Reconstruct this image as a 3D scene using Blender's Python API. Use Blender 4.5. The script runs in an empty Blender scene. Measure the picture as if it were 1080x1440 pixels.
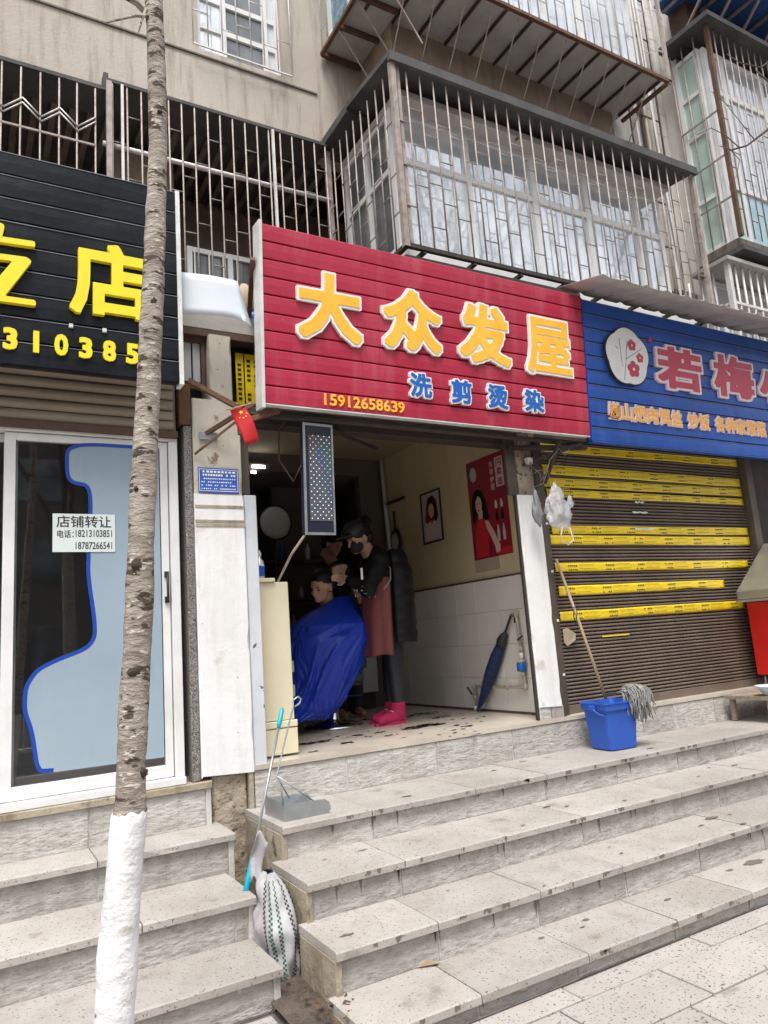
import bpy, bmesh, math, random
from mathutils import Vector, Matrix, noise as mnoise
random.seed(7)
R = math.radians
scene = bpy.context.scene
COL = scene.collection

# ---------------------------------------------------------------- camera, world, sun, exposure
CAM = Vector((0.0, 0.0, 1.48))
YAW, PITCH, ROLL, FPX = 0.527006, 0.172749, -0.073639, 1026.553
_f0 = Vector((math.sin(YAW), math.cos(YAW), 0)); _r0 = Vector((math.cos(YAW), -math.sin(YAW), 0)); _z = Vector((0, 0, 1))
FWD = _f0 * math.cos(PITCH) + _z * math.sin(PITCH)
_u = -_f0 * math.sin(PITCH) + _z * math.cos(PITCH)
RGT = _r0 * math.cos(ROLL) + _u * math.sin(ROLL)
UPV = -_r0 * math.sin(ROLL) + _u * math.cos(ROLL)
cd = bpy.data.cameras.new('camera'); cam = bpy.data.objects.new('camera', cd); COL.objects.link(cam)
m3 = Matrix((RGT, UPV, -FWD)).transposed()
cam.matrix_world = Matrix.Translation(CAM) @ m3.to_4x4()
cd.sensor_fit = 'HORIZONTAL'; cd.sensor_width = 36; cd.lens = 36 * FPX / 1080
cd.clip_start = 0.05; cd.clip_end = 400
scene.camera = cam

w = bpy.data.worlds.new('World'); scene.world = w; w.use_nodes = True
nt = w.node_tree; nt.nodes.clear()
sky = nt.nodes.new('ShaderNodeTexSky'); sky.sky_type = 'NISHITA'; sky.sun_disc = False
SUN_EL, SUN_ROT = R(63.7), R(210)
sky.sun_elevation = SUN_EL; sky.sun_rotation = SUN_ROT; sky.dust_density = 3.0; sky.air_density = 1.0
hs = nt.nodes.new('ShaderNodeHueSaturation'); hs.inputs['Saturation'].default_value = 0.25; hs.inputs['Value'].default_value = 1.0
bg = nt.nodes.new('ShaderNodeBackground'); bg.inputs['Strength'].default_value = 0.13
wo = nt.nodes.new('ShaderNodeOutputWorld')
nt.links.new(sky.outputs[0], hs.inputs['Color']); nt.links.new(hs.outputs[0], bg.inputs['Color']); nt.links.new(bg.outputs[0], wo.inputs['Surface'])
sd = bpy.data.lights.new('sun', 'SUN'); sd.energy = 1.5; sd.angle = R(20); sd.color = (1.0, 0.97, 0.93)
so = bpy.data.objects.new('sun', sd); COL.objects.link(so)
# light comes from behind the camera and from the left, high up
sdir = Vector((-0.36, -0.62, 1.45)).normalized()
so.rotation_euler = sdir.to_track_quat('Z', 'Y').to_euler(); so.location = (0, -3, 12)
scene.view_settings.view_transform = 'Standard'; scene.view_settings.look = 'None'
scene.view_settings.exposure = 1.18; scene.view_settings.gamma = 1.0; scene.view_settings.use_curve_mapping = False

# ---------------------------------------------------------------- measuring: a pixel of the photo seen on a known plane
def ray(x, y): return (RGT * (x - 540) - UPV * (y - 720) + FWD * FPX) / FPX
def at(ax, val, x, y):
    i = 'XYZ'.index(ax); d = ray(x, y)
    return CAM + d * ((val - CAM[i]) / d[i])

# ---------------------------------------------------------------- materials
def mat(name, col, rough=.6, metal=0., var=None, speck=None, speck2=None, streak=None, bump=None, rnd=0., spec=.5,
        emit=None, alpha=None, coat=0., trans=0., stretch=None):
    """col linear RGB. var=(scale, colour, amount); speck=(scale, threshold, colour, soft); streak=(colour, amount)"""
    m = bpy.data.materials.new(name); m.use_nodes = True; n = m.node_tree.nodes; L = m.node_tree.links
    b = n['Principled BSDF']; b.inputs['Roughness'].default_value = rough; b.inputs['Metallic'].default_value = metal
    b.inputs['Specular IOR Level'].default_value = spec
    if coat: b.inputs['Coat Weight'].default_value = coat; b.inputs['Coat Roughness'].default_value = .1
    if trans: b.inputs['Transmission Weight'].default_value = trans
    if emit: b.inputs['Emission Color'].default_value = (*emit[0], 1); b.inputs['Emission Strength'].default_value = emit[1]
    geo = n.new('ShaderNodeNewGeometry'); P = geo.outputs['Position']
    oi = n.new('ShaderNodeObjectInfo')
    off = n.new('ShaderNodeVectorMath'); off.operation = 'SCALE'; off.inputs[0].default_value = (7.3, 3.1, 5.7)
    L.new(oi.outputs['Random'], off.inputs['Scale'])
    add = n.new('ShaderNodeVectorMath'); add.operation = 'ADD'; L.new(P, add.inputs[0])
    if rnd: L.new(off.outputs[0], add.inputs[1])
    P2 = add.outputs[0]
    if stretch:
        mp = n.new('ShaderNodeMapping'); mp.inputs['Scale'].default_value = stretch; L.new(P2, mp.inputs['Vector']); P2 = mp.outputs[0]
    cur = None
    def rgb(c):
        r = n.new('ShaderNodeRGB'); r.outputs[0].default_value = (*c, 1); return r.outputs[0]
    def mix(a, bcol, fac):
        x = n.new('ShaderNodeMix'); x.data_type = 'RGBA'; L.new(a, x.inputs[6])
        L.new(bcol, x.inputs[7])
        if isinstance(fac, (int, float)): x.inputs[0].default_value = fac
        else: L.new(fac, x.inputs[0])
        return x.outputs[2]
    def nz(scale, det=6, rgh=.6, src=None):
        t = n.new('ShaderNodeTexNoise'); t.inputs['Scale'].default_value = scale; t.inputs['Detail'].default_value = det
        t.inputs['Roughness'].default_value = rgh; L.new(src or P2, t.inputs['Vector']); return t.outputs['Fac']
    def rng(s, a, b_, c=0., d=1.):
        r = n.new('ShaderNodeMapRange'); r.inputs[1].default_value = a; r.inputs[2].default_value = b_
        r.inputs[3].default_value = c; r.inputs[4].default_value = d; L.new(s, r.inputs[0]); return r.outputs[0]
    cur = rgb(col)
    if var:
        sc, c2, am = var
        cur = mix(cur, rgb(c2), rng(nz(sc), .38, .68, 0, am))
    if streak:
        mp = n.new('ShaderNodeMapping'); mp.inputs['Scale'].default_value = (5, 5, .5); L.new(P, mp.inputs['Vector'])
        s = rng(nz(1.6, 5, .65, mp.outputs[0]), .5, .75, 0, streak[1])
        cur = mix(cur, rgb(streak[0]), s)
    for sp in (speck, speck2):
        if sp:
            s = rng(nz(sp[0], 4, .6), sp[1], sp[1] + sp[3])
            cur = mix(cur, rgb(sp[2]), s)
    if rnd:
        h = n.new('ShaderNodeHueSaturation'); L.new(cur, h.inputs['Color'])
        L.new(rng(oi.outputs['Random'], 0, 1, 1 - rnd, 1 + rnd), h.inputs['Value']); cur = h.outputs[0]
    L.new(cur, b.inputs['Base Color'])
    if bump:
        bp = n.new('ShaderNodeBump'); bp.inputs['Strength'].default_value = bump[1]; bp.inputs['Distance'].default_value = bump[2] if len(bump) > 2 else .01
        L.new(nz(bump[0], 5, .6), bp.inputs['Height']); L.new(bp.outputs[0], b.inputs['Normal'])
    if alpha is not None:
        b.inputs['Alpha'].default_value = alpha
    return m

def glass(name, tint=(.8, .85, .85), refl=.12):
    m = bpy.data.materials.new(name); m.use_nodes = True; n = m.node_tree.nodes; L = m.node_tree.links; n.clear()
    o = n.new('ShaderNodeOutputMaterial'); t = n.new('ShaderNodeBsdfTransparent'); t.inputs[0].default_value = (*tint, 1)
    g = n.new('ShaderNodeBsdfGlossy'); g.inputs['Roughness'].default_value = .02; g.inputs['Color'].default_value = (1, 1, 1, 1)
    fr = n.new('ShaderNodeFresnel'); fr.inputs[0].default_value = 1.5
    a = n.new('ShaderNodeMath'); a.operation = 'ADD'; a.inputs[1].default_value = refl; L.new(fr.outputs[0], a.inputs[0])
    x = n.new('ShaderNodeMixShader'); L.new(a.outputs[0], x.inputs[0]); L.new(t.outputs[0], x.inputs[1]); L.new(g.outputs[0], x.inputs[2])
    L.new(x.outputs[0], o.inputs[0]); return m

M = {}
M['stucco'] = mat('beige_stucco', (.50, .45, .39), .95, var=(.8, (.40, .35, .29), .9), streak=((.15, .115, .085), .75), speck=(60, .60, (.34, .30, .255), .12), bump=(45, .45, .008))
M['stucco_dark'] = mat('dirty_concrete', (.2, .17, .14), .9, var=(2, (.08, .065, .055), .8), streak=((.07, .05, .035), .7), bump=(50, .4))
M['soffit'] = mat('balcony_soffit', (.46, .44, .42), .9, var=(2.5, (.33, .3, .27), .8), speck=(5, .70, (.08, .07, .06), .03), bump=(30, .3))
M['tan_wall'] = mat('tan_plaster', (.34, .26, .19), .9, var=(2, (.25, .18, .13), .8), streak=((.12, .08, .06), .7), bump=(40, .4))
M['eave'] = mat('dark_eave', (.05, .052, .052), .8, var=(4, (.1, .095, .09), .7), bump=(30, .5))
M['tilewall'] = mat('pale_wall_tile', (.62, .60, .56), .5, var=(3, (.5, .46, .4), .6), streak=((.3, .25, .2), .5), rnd=.06)
M['white_paint'] = mat('worn_white_paint', (.80, .80, .80), .7, var=(1.3, (.66, .65, .62), .8), speck=(24, .715, (.13, .11, .09), .02), speck2=(4.5, .62, (.56, .52, .46), .12), streak=((.55, .51, .45), .5), bump=(18, .4))
M['cream_paint'] = mat('stained_cream_paint', (.62, .58, .50), .8, var=(2.2, (.52, .47, .39), .8), speck=(7, .64, (.25, .18, .13), .06), speck2=(20, .70, (.08, .06, .05), .03), streak=((.36, .29, .22), .5), bump=(18, .4))
M['plaster_rough'] = mat('broken_plaster', (.42, .36, .28), .95, var=(6, (.2, .15, .1), .9), speck=(22, .58, (.12, .09, .06), .05), bump=(14, 1, .03))
M['tread'] = mat('granite_tread', (.425, .395, .365), .75, var=(1.8, (.33, .30, .265), .9), speck=(85, .61, (.10, .085, .075), .04), speck2=(3.6, .64, (.17, .145, .12), .14), streak=((.28, .245, .21), .6), bump=(80, .6, .004), rnd=.09)
M['riser'] = mat('grey_stone_riser', (.50, .48, .45), .85, var=(6, (.38, .36, .33), .9), streak=((.22, .19, .15), .6), speck=(15, .50, (.34, .32, .29), .16), speck2=(55, .60, (.20, .18, .16), .08), bump=(15, .7, .02), rnd=.17, stretch=(1, 1, 2.6))
M['mortar'] = mat('pale_mortar', (.60, .58, .55), .9, var=(9, (.34, .31, .28), .8), bump=(60, .4))
M['mortar_dark'] = mat('dark_joint', (.10, .09, .08), .95, var=(10, (.2, .18, .16), .6))
M['paving'] = mat('granite_paving', (.43, .40, .37), .8, var=(2.4, (.34, .31, .28), .8), speck=(75, .60, (.09, .08, .07), .03), speck2=(4, .66, (.2, .17, .15), .12), bump=(70, .5, .004), rnd=.09)
M['side_stone'] = mat('yellow_side_stone', (.38, .33, .25), .85, var=(3, (.27, .22, .15), .9), streak=((.12, .09, .06), .9), speck=(9, .60, (.12, .09, .065), .08), bump=(20, .8, .015), rnd=.1)
M['road'] = mat('asphalt', (.055, .055, .057), .9, var=(30, (.08, .08, .08), .6), bump=(120, .4))
M['dirt'] = mat('dark_dirt', (.13, .10, .08), .95, var=(8, (.035, .028, .025), .9), bump=(30, 1, .03))
M['red'] = mat('red_sign_metal', (.42, .020, .052), .4, var=(1.2, (.34, .018, .042), .8), streak=((.52, .12, .15), .5), speck=(24, .74, (.6, .4, .4), .02), bump=(3, .3, .02))
M['black'] = mat('black_sign_metal', (.005, .006, .009), .38, spec=.18, var=(3, (.012, .014, .02), .8), streak=((.03, .03, .034), .3), bump=(4, .35, .02))
M['blue'] = mat('blue_sign_metal', (.010, .085, .42), .38, var=(1.4, (.007, .05, .27), .8), streak=((.08, .18, .42), .3), bump=(3, .3, .02))
M['white_trim'] = mat('white_trim', (.72, .72, .70), .5, var=(8, (.5, .48, .45), .8), speck=(18, .7, (.25, .15, .1), .04))
M['white_frame'] = mat('white_window_frame', (.74, .74, .73), .45, var=(5, (.6, .59, .57), .6), speck=(20, .74, (.35, .32, .28), .05))
M['lip_highlight'] = mat('painted_lip_highlight', (.26, .27, .30), .5, var=(7, (.10, .11, .14), .9))  # pale colour paints the light caught along the slat lips
M['yellow'] = mat('sign_yellow', (.82, .68, .01), .5, var=(6, (.75, .6, .01), .5))
M['amber'] = mat('sign_amber', (.9, .46, .03), .45, var=(5, (.9, .55, .07), .8))
M['white_print'] = mat('white_acrylic', (.82, .82, .80), .4, var=(9, (.7, .68, .66), .5))
M['blue_print'] = mat('blue_acrylic', (.012, .12, .45), .4)
M['pinkred'] = mat('rose_acrylic', (.52, .05, .09), .4)
M['orange_print'] = mat('orange_acrylic', (.88, .42, .05), .45)
M['pale_pink'] = mat('pale_pink_acrylic', (.8, .66, .7), .4)
M['ink'] = mat('black_ink', (.02, .02, .022), .6)
M['shutter'] = mat('brown_shutter', (.19, .145, .112), .42, metal=.2, var=(3, (.13, .098, .078), .8), streak=((.26, .2, .15), .4))
M['shutter_box'] = mat('tan_shutter_slat', (.30, .25, .19), .55, metal=.1, var=(2, (.22, .17, .12), .8), streak=((.3, .12, .09), .3), stretch=(.4, 3, 3))
M['tape'] = mat('yellow_tape', (.80, .58, .012), .35, var=(14, (.7, .48, .01), .6), rnd=.05, bump=(9, .5, .01))
M['brown_metal'] = mat('brown_metal', (.09, .07, .055), .5, metal=.3, var=(5, (.15, .12, .095), .7))
M['rust'] = mat('rusty_iron', (.10, .055, .035), .8, metal=.3, var=(12, (.2, .1, .055), .8), bump=(40, .5))
M['iron'] = mat('dark_iron', (.045, .04, .037), .7, metal=.4, var=(9, (.09, .06, .045), .7))
M['bar'] = mat('weathered_cage_bar', (.38, .335, .30), .6, metal=.1, var=(14, (.22, .16, .13), .85))
M['bar_white'] = mat('white_cage_bar', (.70, .68, .66), .5, metal=.1, var=(12, (.5, .44, .4), .7))
M['galv'] = mat('galvanised_steel', (.42, .45, .46), .42, metal=.75, var=(9, (.3, .32, .33), .8), bump=(12, .2))
M['steel'] = mat('stainless_steel', (.5, .49, .46), .35, metal=.8, var=(5, (.42, .41, .38), .7))
M['chrome'] = mat('chrome', (.7, .7, .7), .12, metal=1)
M['sheet'] = mat('white_sheet_metal', (.60, .64, .68), .6, var=(3, (.5, .54, .58), .7))
M['roofing'] = mat('grey_roof_sheet', (.44, .42, .40), .5, metal=.1, var=(4, (.32, .30, .28), .8))
M['specked'] = mat('speckled_granite_strip', (.26, .24, .22), .5, speck=(140, .5, (.05, .045, .04), .05), speck2=(90, .60, (.5, .48, .45), .04), streak=((.10, .06, .04), .6))
M['pane'] = mat('reflecting_pane', (.86, .88, .90), .03, metal=.5, var=(1.1, (.50, .54, .58), .9), bump=(1.6, .04, .02), rnd=.08)
M['pane_dark'] = mat('dark_pane', (.10, .11, .12), .08, metal=.25, var=(1.5, (.3, .31, .32), .7))
M['pane_blue'] = mat('pale_blue_pane', (.45, .60, .66), .15, metal=.1, var=(5, (.3, .45, .52), .8))
M['pane_floral'] = mat('blue_floral_pane', (.22, .42, .55), .15, metal=.1, var=(18, (.02, .12, .2), .9))
M['pane_green'] = mat('pale_green_pane', (.50, .62, .56), .2, metal=.1, var=(3, (.38, .52, .46), .7))
M['glass'] = glass('clear_glass', (.95, .97, .97), .05)
M['film'] = mat('pale_blue_film', (.34, .43, .50), .06, spec=.8, var=(.9, (.27, .345, .41), .8), streak=((.42, .50, .56), .4))
M['film_edge'] = mat('deep_blue_edge', (.012, .055, .36), .4)
M['paper'] = mat('white_paper', (.66, .72, .70), .7)
M['plaque'] = mat('blue_enamel', (.03, .10, .42), .4, var=(20, (.05, .14, .45), .5), speck=(24, .7, (.4, .45, .6), .04))
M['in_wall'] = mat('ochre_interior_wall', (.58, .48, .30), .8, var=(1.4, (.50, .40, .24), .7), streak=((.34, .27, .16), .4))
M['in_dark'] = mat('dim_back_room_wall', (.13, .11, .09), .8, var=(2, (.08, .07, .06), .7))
M['in_tile'] = mat('white_wall_tile', (.76, .72, .66), .25, var=(2, (.68, .63, .56), .6), speck=(8, .73, (.25, .22, .18), .03), rnd=.04)
M['floor_tile'] = mat('cream_floor_tile', (.56, .50, .42), .3, var=(3, (.42, .36, .29), .8), speck=(20, .72, (.15, .12, .1), .05))
M['shop_dark'] = mat('shop_inside_wall', (.09, .09, .09), .8, var=(2, (.16, .15, .14), .7))
M['ceiling'] = mat('tan_ceiling', (.32, .26, .17), .8)
M['grey_panel'] = mat('grey_metal_panel', (.48, .50, .50), .45)
M['cabinet'] = mat('cream_cabinet', (.72, .66, .47), .5, var=(4, (.64, .57, .4), .6), speck=(40, .76, (.2, .17, .1), .02))
M['led_body'] = mat('dark_led_case', (.014, .018, .030), .35)
M['led_face'] = mat('led_matrix_face', (.085, .085, .10), .4, var=(9, (.05, .1, .11), .7))
M['bulb_w'] = mat('clear_led_bulb', (.6, .62, .66), .2, emit=((.9, .95, 1), .25))
M['bulb_b'] = mat('blue_led_bulb', (.2, .25, .8), .2, emit=((.3, .35, 1), .4))
M['bulb_g'] = mat('green_led_bulb', (.2, .6, .45), .2, emit=((.2, .9, .6), .25))
M['bulb_r'] = mat('pink_led_bulb', (.8, .4, .45), .2, emit=((1, .4, .45), .3))
M['flag'] = mat('red_flag_cloth', (.50, .01, .015), .7)
M['wood'] = mat('pale_wood', (.42, .30, .19), .6, var=(20, (.33, .22, .13), .7), stretch=(4, 4, .6))
M['wood_old'] = mat('old_plank', (.30, .25, .19), .8, var=(9, (.18, .14, .1), .8), stretch=(.5, 4, 4))
M['blue_plastic'] = mat('blue_plastic', (.02, .10, .50), .4, var=(4, (.018, .08, .38), .8), speck=(14, .68, (.18, .25, .5), .06), speck2=(5, .68, (.08, .09, .14), .1))
M['cyan_plastic'] = mat('teal_plastic', (.0, .33, .45), .35)
M['mop'] = mat('grey_mop_yarn', (.24, .235, .225), .95, var=(30, (.38, .37, .35), .8))
M['bag'] = mat('thin_plastic_bag', (.72, .72, .73), .18, trans=.25, alpha=.55, bump=(16, 1, .03))
M['bag_grey'] = mat('grey_plastic_bag', (.22, .22, .23), .25, alpha=.8, bump=(20, .8, .02))
M['sack'] = mat('woven_sack', (.46, .45, .46), .75, var=(5, (.28, .27, .27), .9), streak=((.22, .2, .18), .6), bump=(120, .5, .004))
M['dark_green'] = mat('green_sack_thread', (.01, .12, .06), .8)
M['bark'] = mat('mottled_bark', (.40, .35, .30), .95, var=(7, (.22, .175, .14), .95), speck=(12, .56, (.07, .052, .04), .04), speck2=(26, .60, (.6, .56, .5), .06), bump=(26, 1, .015), stretch=(1.2, 1.2, 3.2))
M['knot'] = mat('dark_knot', (.05, .035, .028), .95, bump=(40, .8))
M['lime'] = mat('lime_wash', (.80, .80, .81), .9, var=(5, (.62, .61, .6), .8), speck=(10, .62, (.5, .46, .4), .08), speck2=(26, .68, (.25, .2, .16), .03), bump=(20, .8, .012), stretch=(1.2, 1.2, 1.4))
M['twig'] = mat('twig_bark', (.10, .075, .06), .9)
M['pvc'] = mat('aged_pvc_pipe', (.46, .40, .32), .5, var=(9, (.3, .24, .18), .7))
M['meter'] = mat('blue_meter', (.01, .12, .42), .35)
M['umb'] = mat('navy_check_cloth', (.007, .014, .06), .7)
M['umb_line'] = mat('pale_blue_thread', (.045, .09, .22), .7)
M['skin'] = mat('skin', (.46, .27, .19), .5, spec=.35)
M['hair'] = mat('black_hair', (.006, .005, .005), .5, spec=.3)
M['jacket'] = mat('black_jacket', (.005, .005, .006), .6, spec=.25, bump=(26, .5, .01))
M['coat'] = mat('black_quilted_coat', (.006, .006, .008), .5, spec=.3, bump=(12, .5, .01))
M['apron'] = mat('dusty_rose_apron', (.20, .055, .048), .6, var=(8, (.15, .04, .036), .7), bump=(10, .4, .01))
M['leather'] = mat('black_leggings', (.02, .022, .028), .28, bump=(30, .5, .01))
M['pink'] = mat('pink_boot', (.50, .018, .10), .8, var=(20, (.36, .015, .07), .7), bump=(30, .6))
M['sole'] = mat('dark_pink_sole', (.5, .03, .1), .7)
M['cape'] = mat('royal_blue_cape', (.007, .042, .44), .42, bump=(30, .25, .006))
M['navy'] = mat('dark_navy_cloth', (.015, .018, .03), .8)
M['mask'] = mat('black_mask', (.015, .015, .016), .8)
M['vinyl'] = mat('black_vinyl', (.02, .02, .02), .35)
M['poster_red'] = mat('maroon_poster', (.20, .008, .018), .45, var=(3, (.32, .012, .03), .8))
M['poster_bright'] = mat('poster_red_dress', (.5, .02, .025), .45)
M['poster_white'] = mat('poster_white', (.6, .5, .47), .5)
M['poster_skin'] = mat('poster_skin', (.62, .38, .28), .5)
M['poster_grey'] = mat('poster_grey', (.45, .43, .4), .5)
M['cart_red'] = mat('red_cart_paint', (.75, .02, .015), .35)
M['bowl'] = mat('pale_blue_bowl', (.62, .70, .76), .4)
M['tube_on'] = mat('lit_tube', (1, 1, 1), .4, emit=((1, 1, 1), 7))
M['petal'] = mat('pink_petal', (.75, .42, .52), .7)
M['leaf'] = mat('dead_leaf', (.10, .06, .03), .8)
M['card'] = mat('torn_card', (.38, .30, .21), .85)
M['blue_roof'] = mat('blue_roof_sheet', (.03, .09, .28), .5)
M['curtain'] = mat('pale_curtain', (.6, .62, .64), .8)
M['brownwood'] = mat('brown_timber', (.10, .055, .035), .7, var=(9, (.06, .035, .025), .7))
M['door_grey'] = mat('grey_white_panel', (.60, .63, .66), .6, speck=(14, .66, (.1, .09, .08), .02), var=(5, (.5, .52, .54), .6), bump=(10, .3))

# ---------------------------------------------------------------- object helpers
WL = {}
def prop(o, label=None, cat=None, group=None, kind=None):
    if label: o['label'] = label
    if cat: o['category'] = cat
    if group: o['group'] = group
    if kind: o['kind'] = kind
    return o
def thing(name, label, cat, loc=(0, 0, 0), group=None):
    o = bpy.data.objects.new(name, None); o.empty_display_size = .1; COL.objects.link(o); o.location = loc
    WL[o.name] = Vector(loc); return prop(o, label, cat, group)
def wloc(o):
    return WL.get(o.name, Vector((0, 0, 0))) if o is not None else Vector((0, 0, 0))
def link(name, me, m=None, parent=None, loc=None):
    """mesh in its own local space, placed at world loc"""
    o = bpy.data.objects.new(name, me); COL.objects.link(o)
    if m is not None and len(me.materials) == 0: me.materials.append(m)
    loc = Vector(loc or (0, 0, 0)); WL[o.name] = loc
    if parent is not None: o.parent = parent; o.location = loc - wloc(parent)
    else: o.location = loc
    return o

class MB:
    def __init__(s): s.v = []; s.f = []; s.smooth = []
    def add(s, vs, fs, smooth=False):
        b = len(s.v); s.v += [Vector(p) for p in vs]; s.f += [[b + i for i in f] for f in fs]; s.smooth += [smooth] * len(fs); return s
    def box(s, x0, x1, y0, y1, z0, z1, rot=None):
        vs = [Vector(p) for p in ((x0, y0, z0), (x1, y0, z0), (x1, y1, z0), (x0, y1, z0), (x0, y0, z1), (x1, y0, z1), (x1, y1, z1), (x0, y1, z1))]
        if rot is not None:
            c = Vector(((x0 + x1) / 2, (y0 + y1) / 2, (z0 + z1) / 2)); vs = [c + rot @ (p - c) for p in vs]
        return s.add(vs, [(0, 3, 2, 1), (4, 5, 6, 7), (0, 1, 5, 4), (1, 2, 6, 5), (2, 3, 7, 6), (3, 0, 4, 7)])
    def tube(s, pts, r, n=8, smooth=True, cap=True, noise=0., nscale=8.):
        pts = [Vector(p) for p in pts]; rs = r if isinstance(r, (list, tuple)) else [r] * len(pts)
        vs = []; fs = []; prev = None
        for i, p in enumerate(pts):
            t = (pts[min(i + 1, len(pts) - 1)] - pts[max(i - 1, 0)]).normalized()
            if prev is None:
                a = Vector((0, 0, 1)) if abs(t.z) < .9 else Vector((1, 0, 0)); u = t.cross(a).normalized()
            else: u = (prev - t * prev.dot(t)).normalized()
            prev = u; w_ = t.cross(u)
            for k in range(n):
                an = 2 * math.pi * k / n; d = u * math.cos(an) + w_ * math.sin(an); rr = rs[i]
                if noise: rr *= 1 + noise * mnoise.noise((p + d * rs[i]) * nscale)
                vs.append(p + d * rr)
        for i in range(len(pts) - 1):
            for k in range(n): fs.append((i * n + k, i * n + (k + 1) % n, (i + 1) * n + (k + 1) % n, (i + 1) * n + k))
        s.add(vs, fs, smooth)
        if cap:
            b = len(s.v) - len(vs); s.f += [[b + k for k in range(n)][::-1], [b + (len(pts) - 1) * n + k for k in range(n)]]; s.smooth += [False, False]
        return s
    def bar(s, a, b, w_, h=None):
        """square section bar"""
        a = Vector(a); b = Vector(b); t = (b - a).normalized(); up = Vector((0, 0, 1)) if abs(t.z) < .9 else Vector((0, 1, 0))
        u = t.cross(up).normalized(); v = u.cross(t); h = h or w_
        c = [(-.5, -.5), (.5, -.5), (.5, .5), (-.5, .5)]
        vs = [p + u * (x * w_) + v * (y * h) for p in (a, b) for x, y in c]
        return s.add(vs, [(0, 1, 2, 3), (7, 6, 5, 4), (0, 4, 5, 1), (1, 5, 6, 2), (2, 6, 7, 3), (3, 7, 4, 0)])
    def prism(s, pts, ext):
        """closed polygon (3D points) extruded by vector"""
        pts = [Vector(p) for p in pts]; e = Vector(ext); n = len(pts)
        return s.add(pts + [p + e for p in pts], [list(range(n))[::-1], list(range(n, 2 * n))] + [(i, (i + 1) % n, n + (i + 1) % n, n + i) for i in range(n)])
    def lathe(s, prof, c=(0, 0, 0), n=16, smooth=True, M4=None):
        c = Vector(c); vs = []
        for r, z in prof:
            for k in range(n):
                a = 2 * math.pi * k / n; p = Vector((r * math.cos(a), r * math.sin(a), z))
                if M4 is not None: p = M4 @ p
                vs.append(c + p)
        fs = [(i * n + k, i * n + (k + 1) % n, (i + 1) * n + (k + 1) % n, (i + 1) * n + k) for i in range(len(prof) - 1) for k in range(n)]
        return s.add(vs, fs, smooth)
    def grid(s, fn, nu, nv, smooth=True):
        vs = [fn(i / nu, j / nv) for j in range(nv + 1) for i in range(nu + 1)]
        fs = [(j * (nu + 1) + i, j * (nu + 1) + i + 1, (j + 1) * (nu + 1) + i + 1, (j + 1) * (nu + 1) + i) for j in range(nv) for i in range(nu)]
        return s.add(vs, fs, smooth)
    def ball(s, c, r, n=12, m_=8, fn=None):
        c = Vector(c); r = Vector(r) if not isinstance(r, (int, float)) else Vector((r, r, r)); vs = []; fs = []
        for j in range(m_ + 1):
            th = math.pi * j / m_
            for k in range(n):
                a = 2 * math.pi * k / n; d = Vector((math.sin(th) * math.cos(a), math.sin(th) * math.sin(a), math.cos(th)))
                p = Vector((d.x * r.x, d.y * r.y, d.z * r.z))
                if fn: p = fn(d, p)
                vs.append(c + p)
        for j in range(m_):
            for k in range(n): fs.append((j * n + k, (j + 1) * n + k, (j + 1) * n + (k + 1) % n, j * n + (k + 1) % n))
        return s.add(vs, fs, True)
    def mesh(s, name, origin, bevel=0, seg=1, solid=0):
        me = bpy.data.meshes.new(name); me.from_pydata([p - origin for p in s.v], [], s.f)
        me.polygons.foreach_set('use_smooth', s.smooth); me.update()
        bm = bmesh.new(); bm.from_mesh(me)
        bmesh.ops.remove_doubles(bm, verts=bm.verts, dist=1e-5)
        if not solid: bmesh.ops.recalc_face_normals(bm, faces=bm.faces)
        if bevel:
            es = [e for e in bm.edges if len(e.link_faces) == 2 and e.calc_face_angle(0) > .6]
            bmesh.ops.bevel(bm, geom=es, offset=bevel, segments=seg, affect='EDGES', clamp_overlap=True)
        if solid: bmesh.ops.solidify(bm, geom=bm.faces[:], thickness=solid)
        bm.to_mesh(me); bm.free(); return me
    def build(s, name, m, parent=None, origin=None, bevel=0, label=None, cat=None, group=None, kind=None, seg=1, solid=0):
        if origin is None:
            lo = Vector([min(p[i] for p in s.v) for i in range(3)]); hi = Vector([max(p[i] for p in s.v) for i in range(3)])
            origin = (lo + hi) / 2
            if parent is None: origin.z = lo.z
        origin = Vector(origin)
        o = link(name, s.mesh(name, origin, bevel, seg, solid), m, parent, origin)
        return prop(o, label, cat, group, kind)

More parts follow.
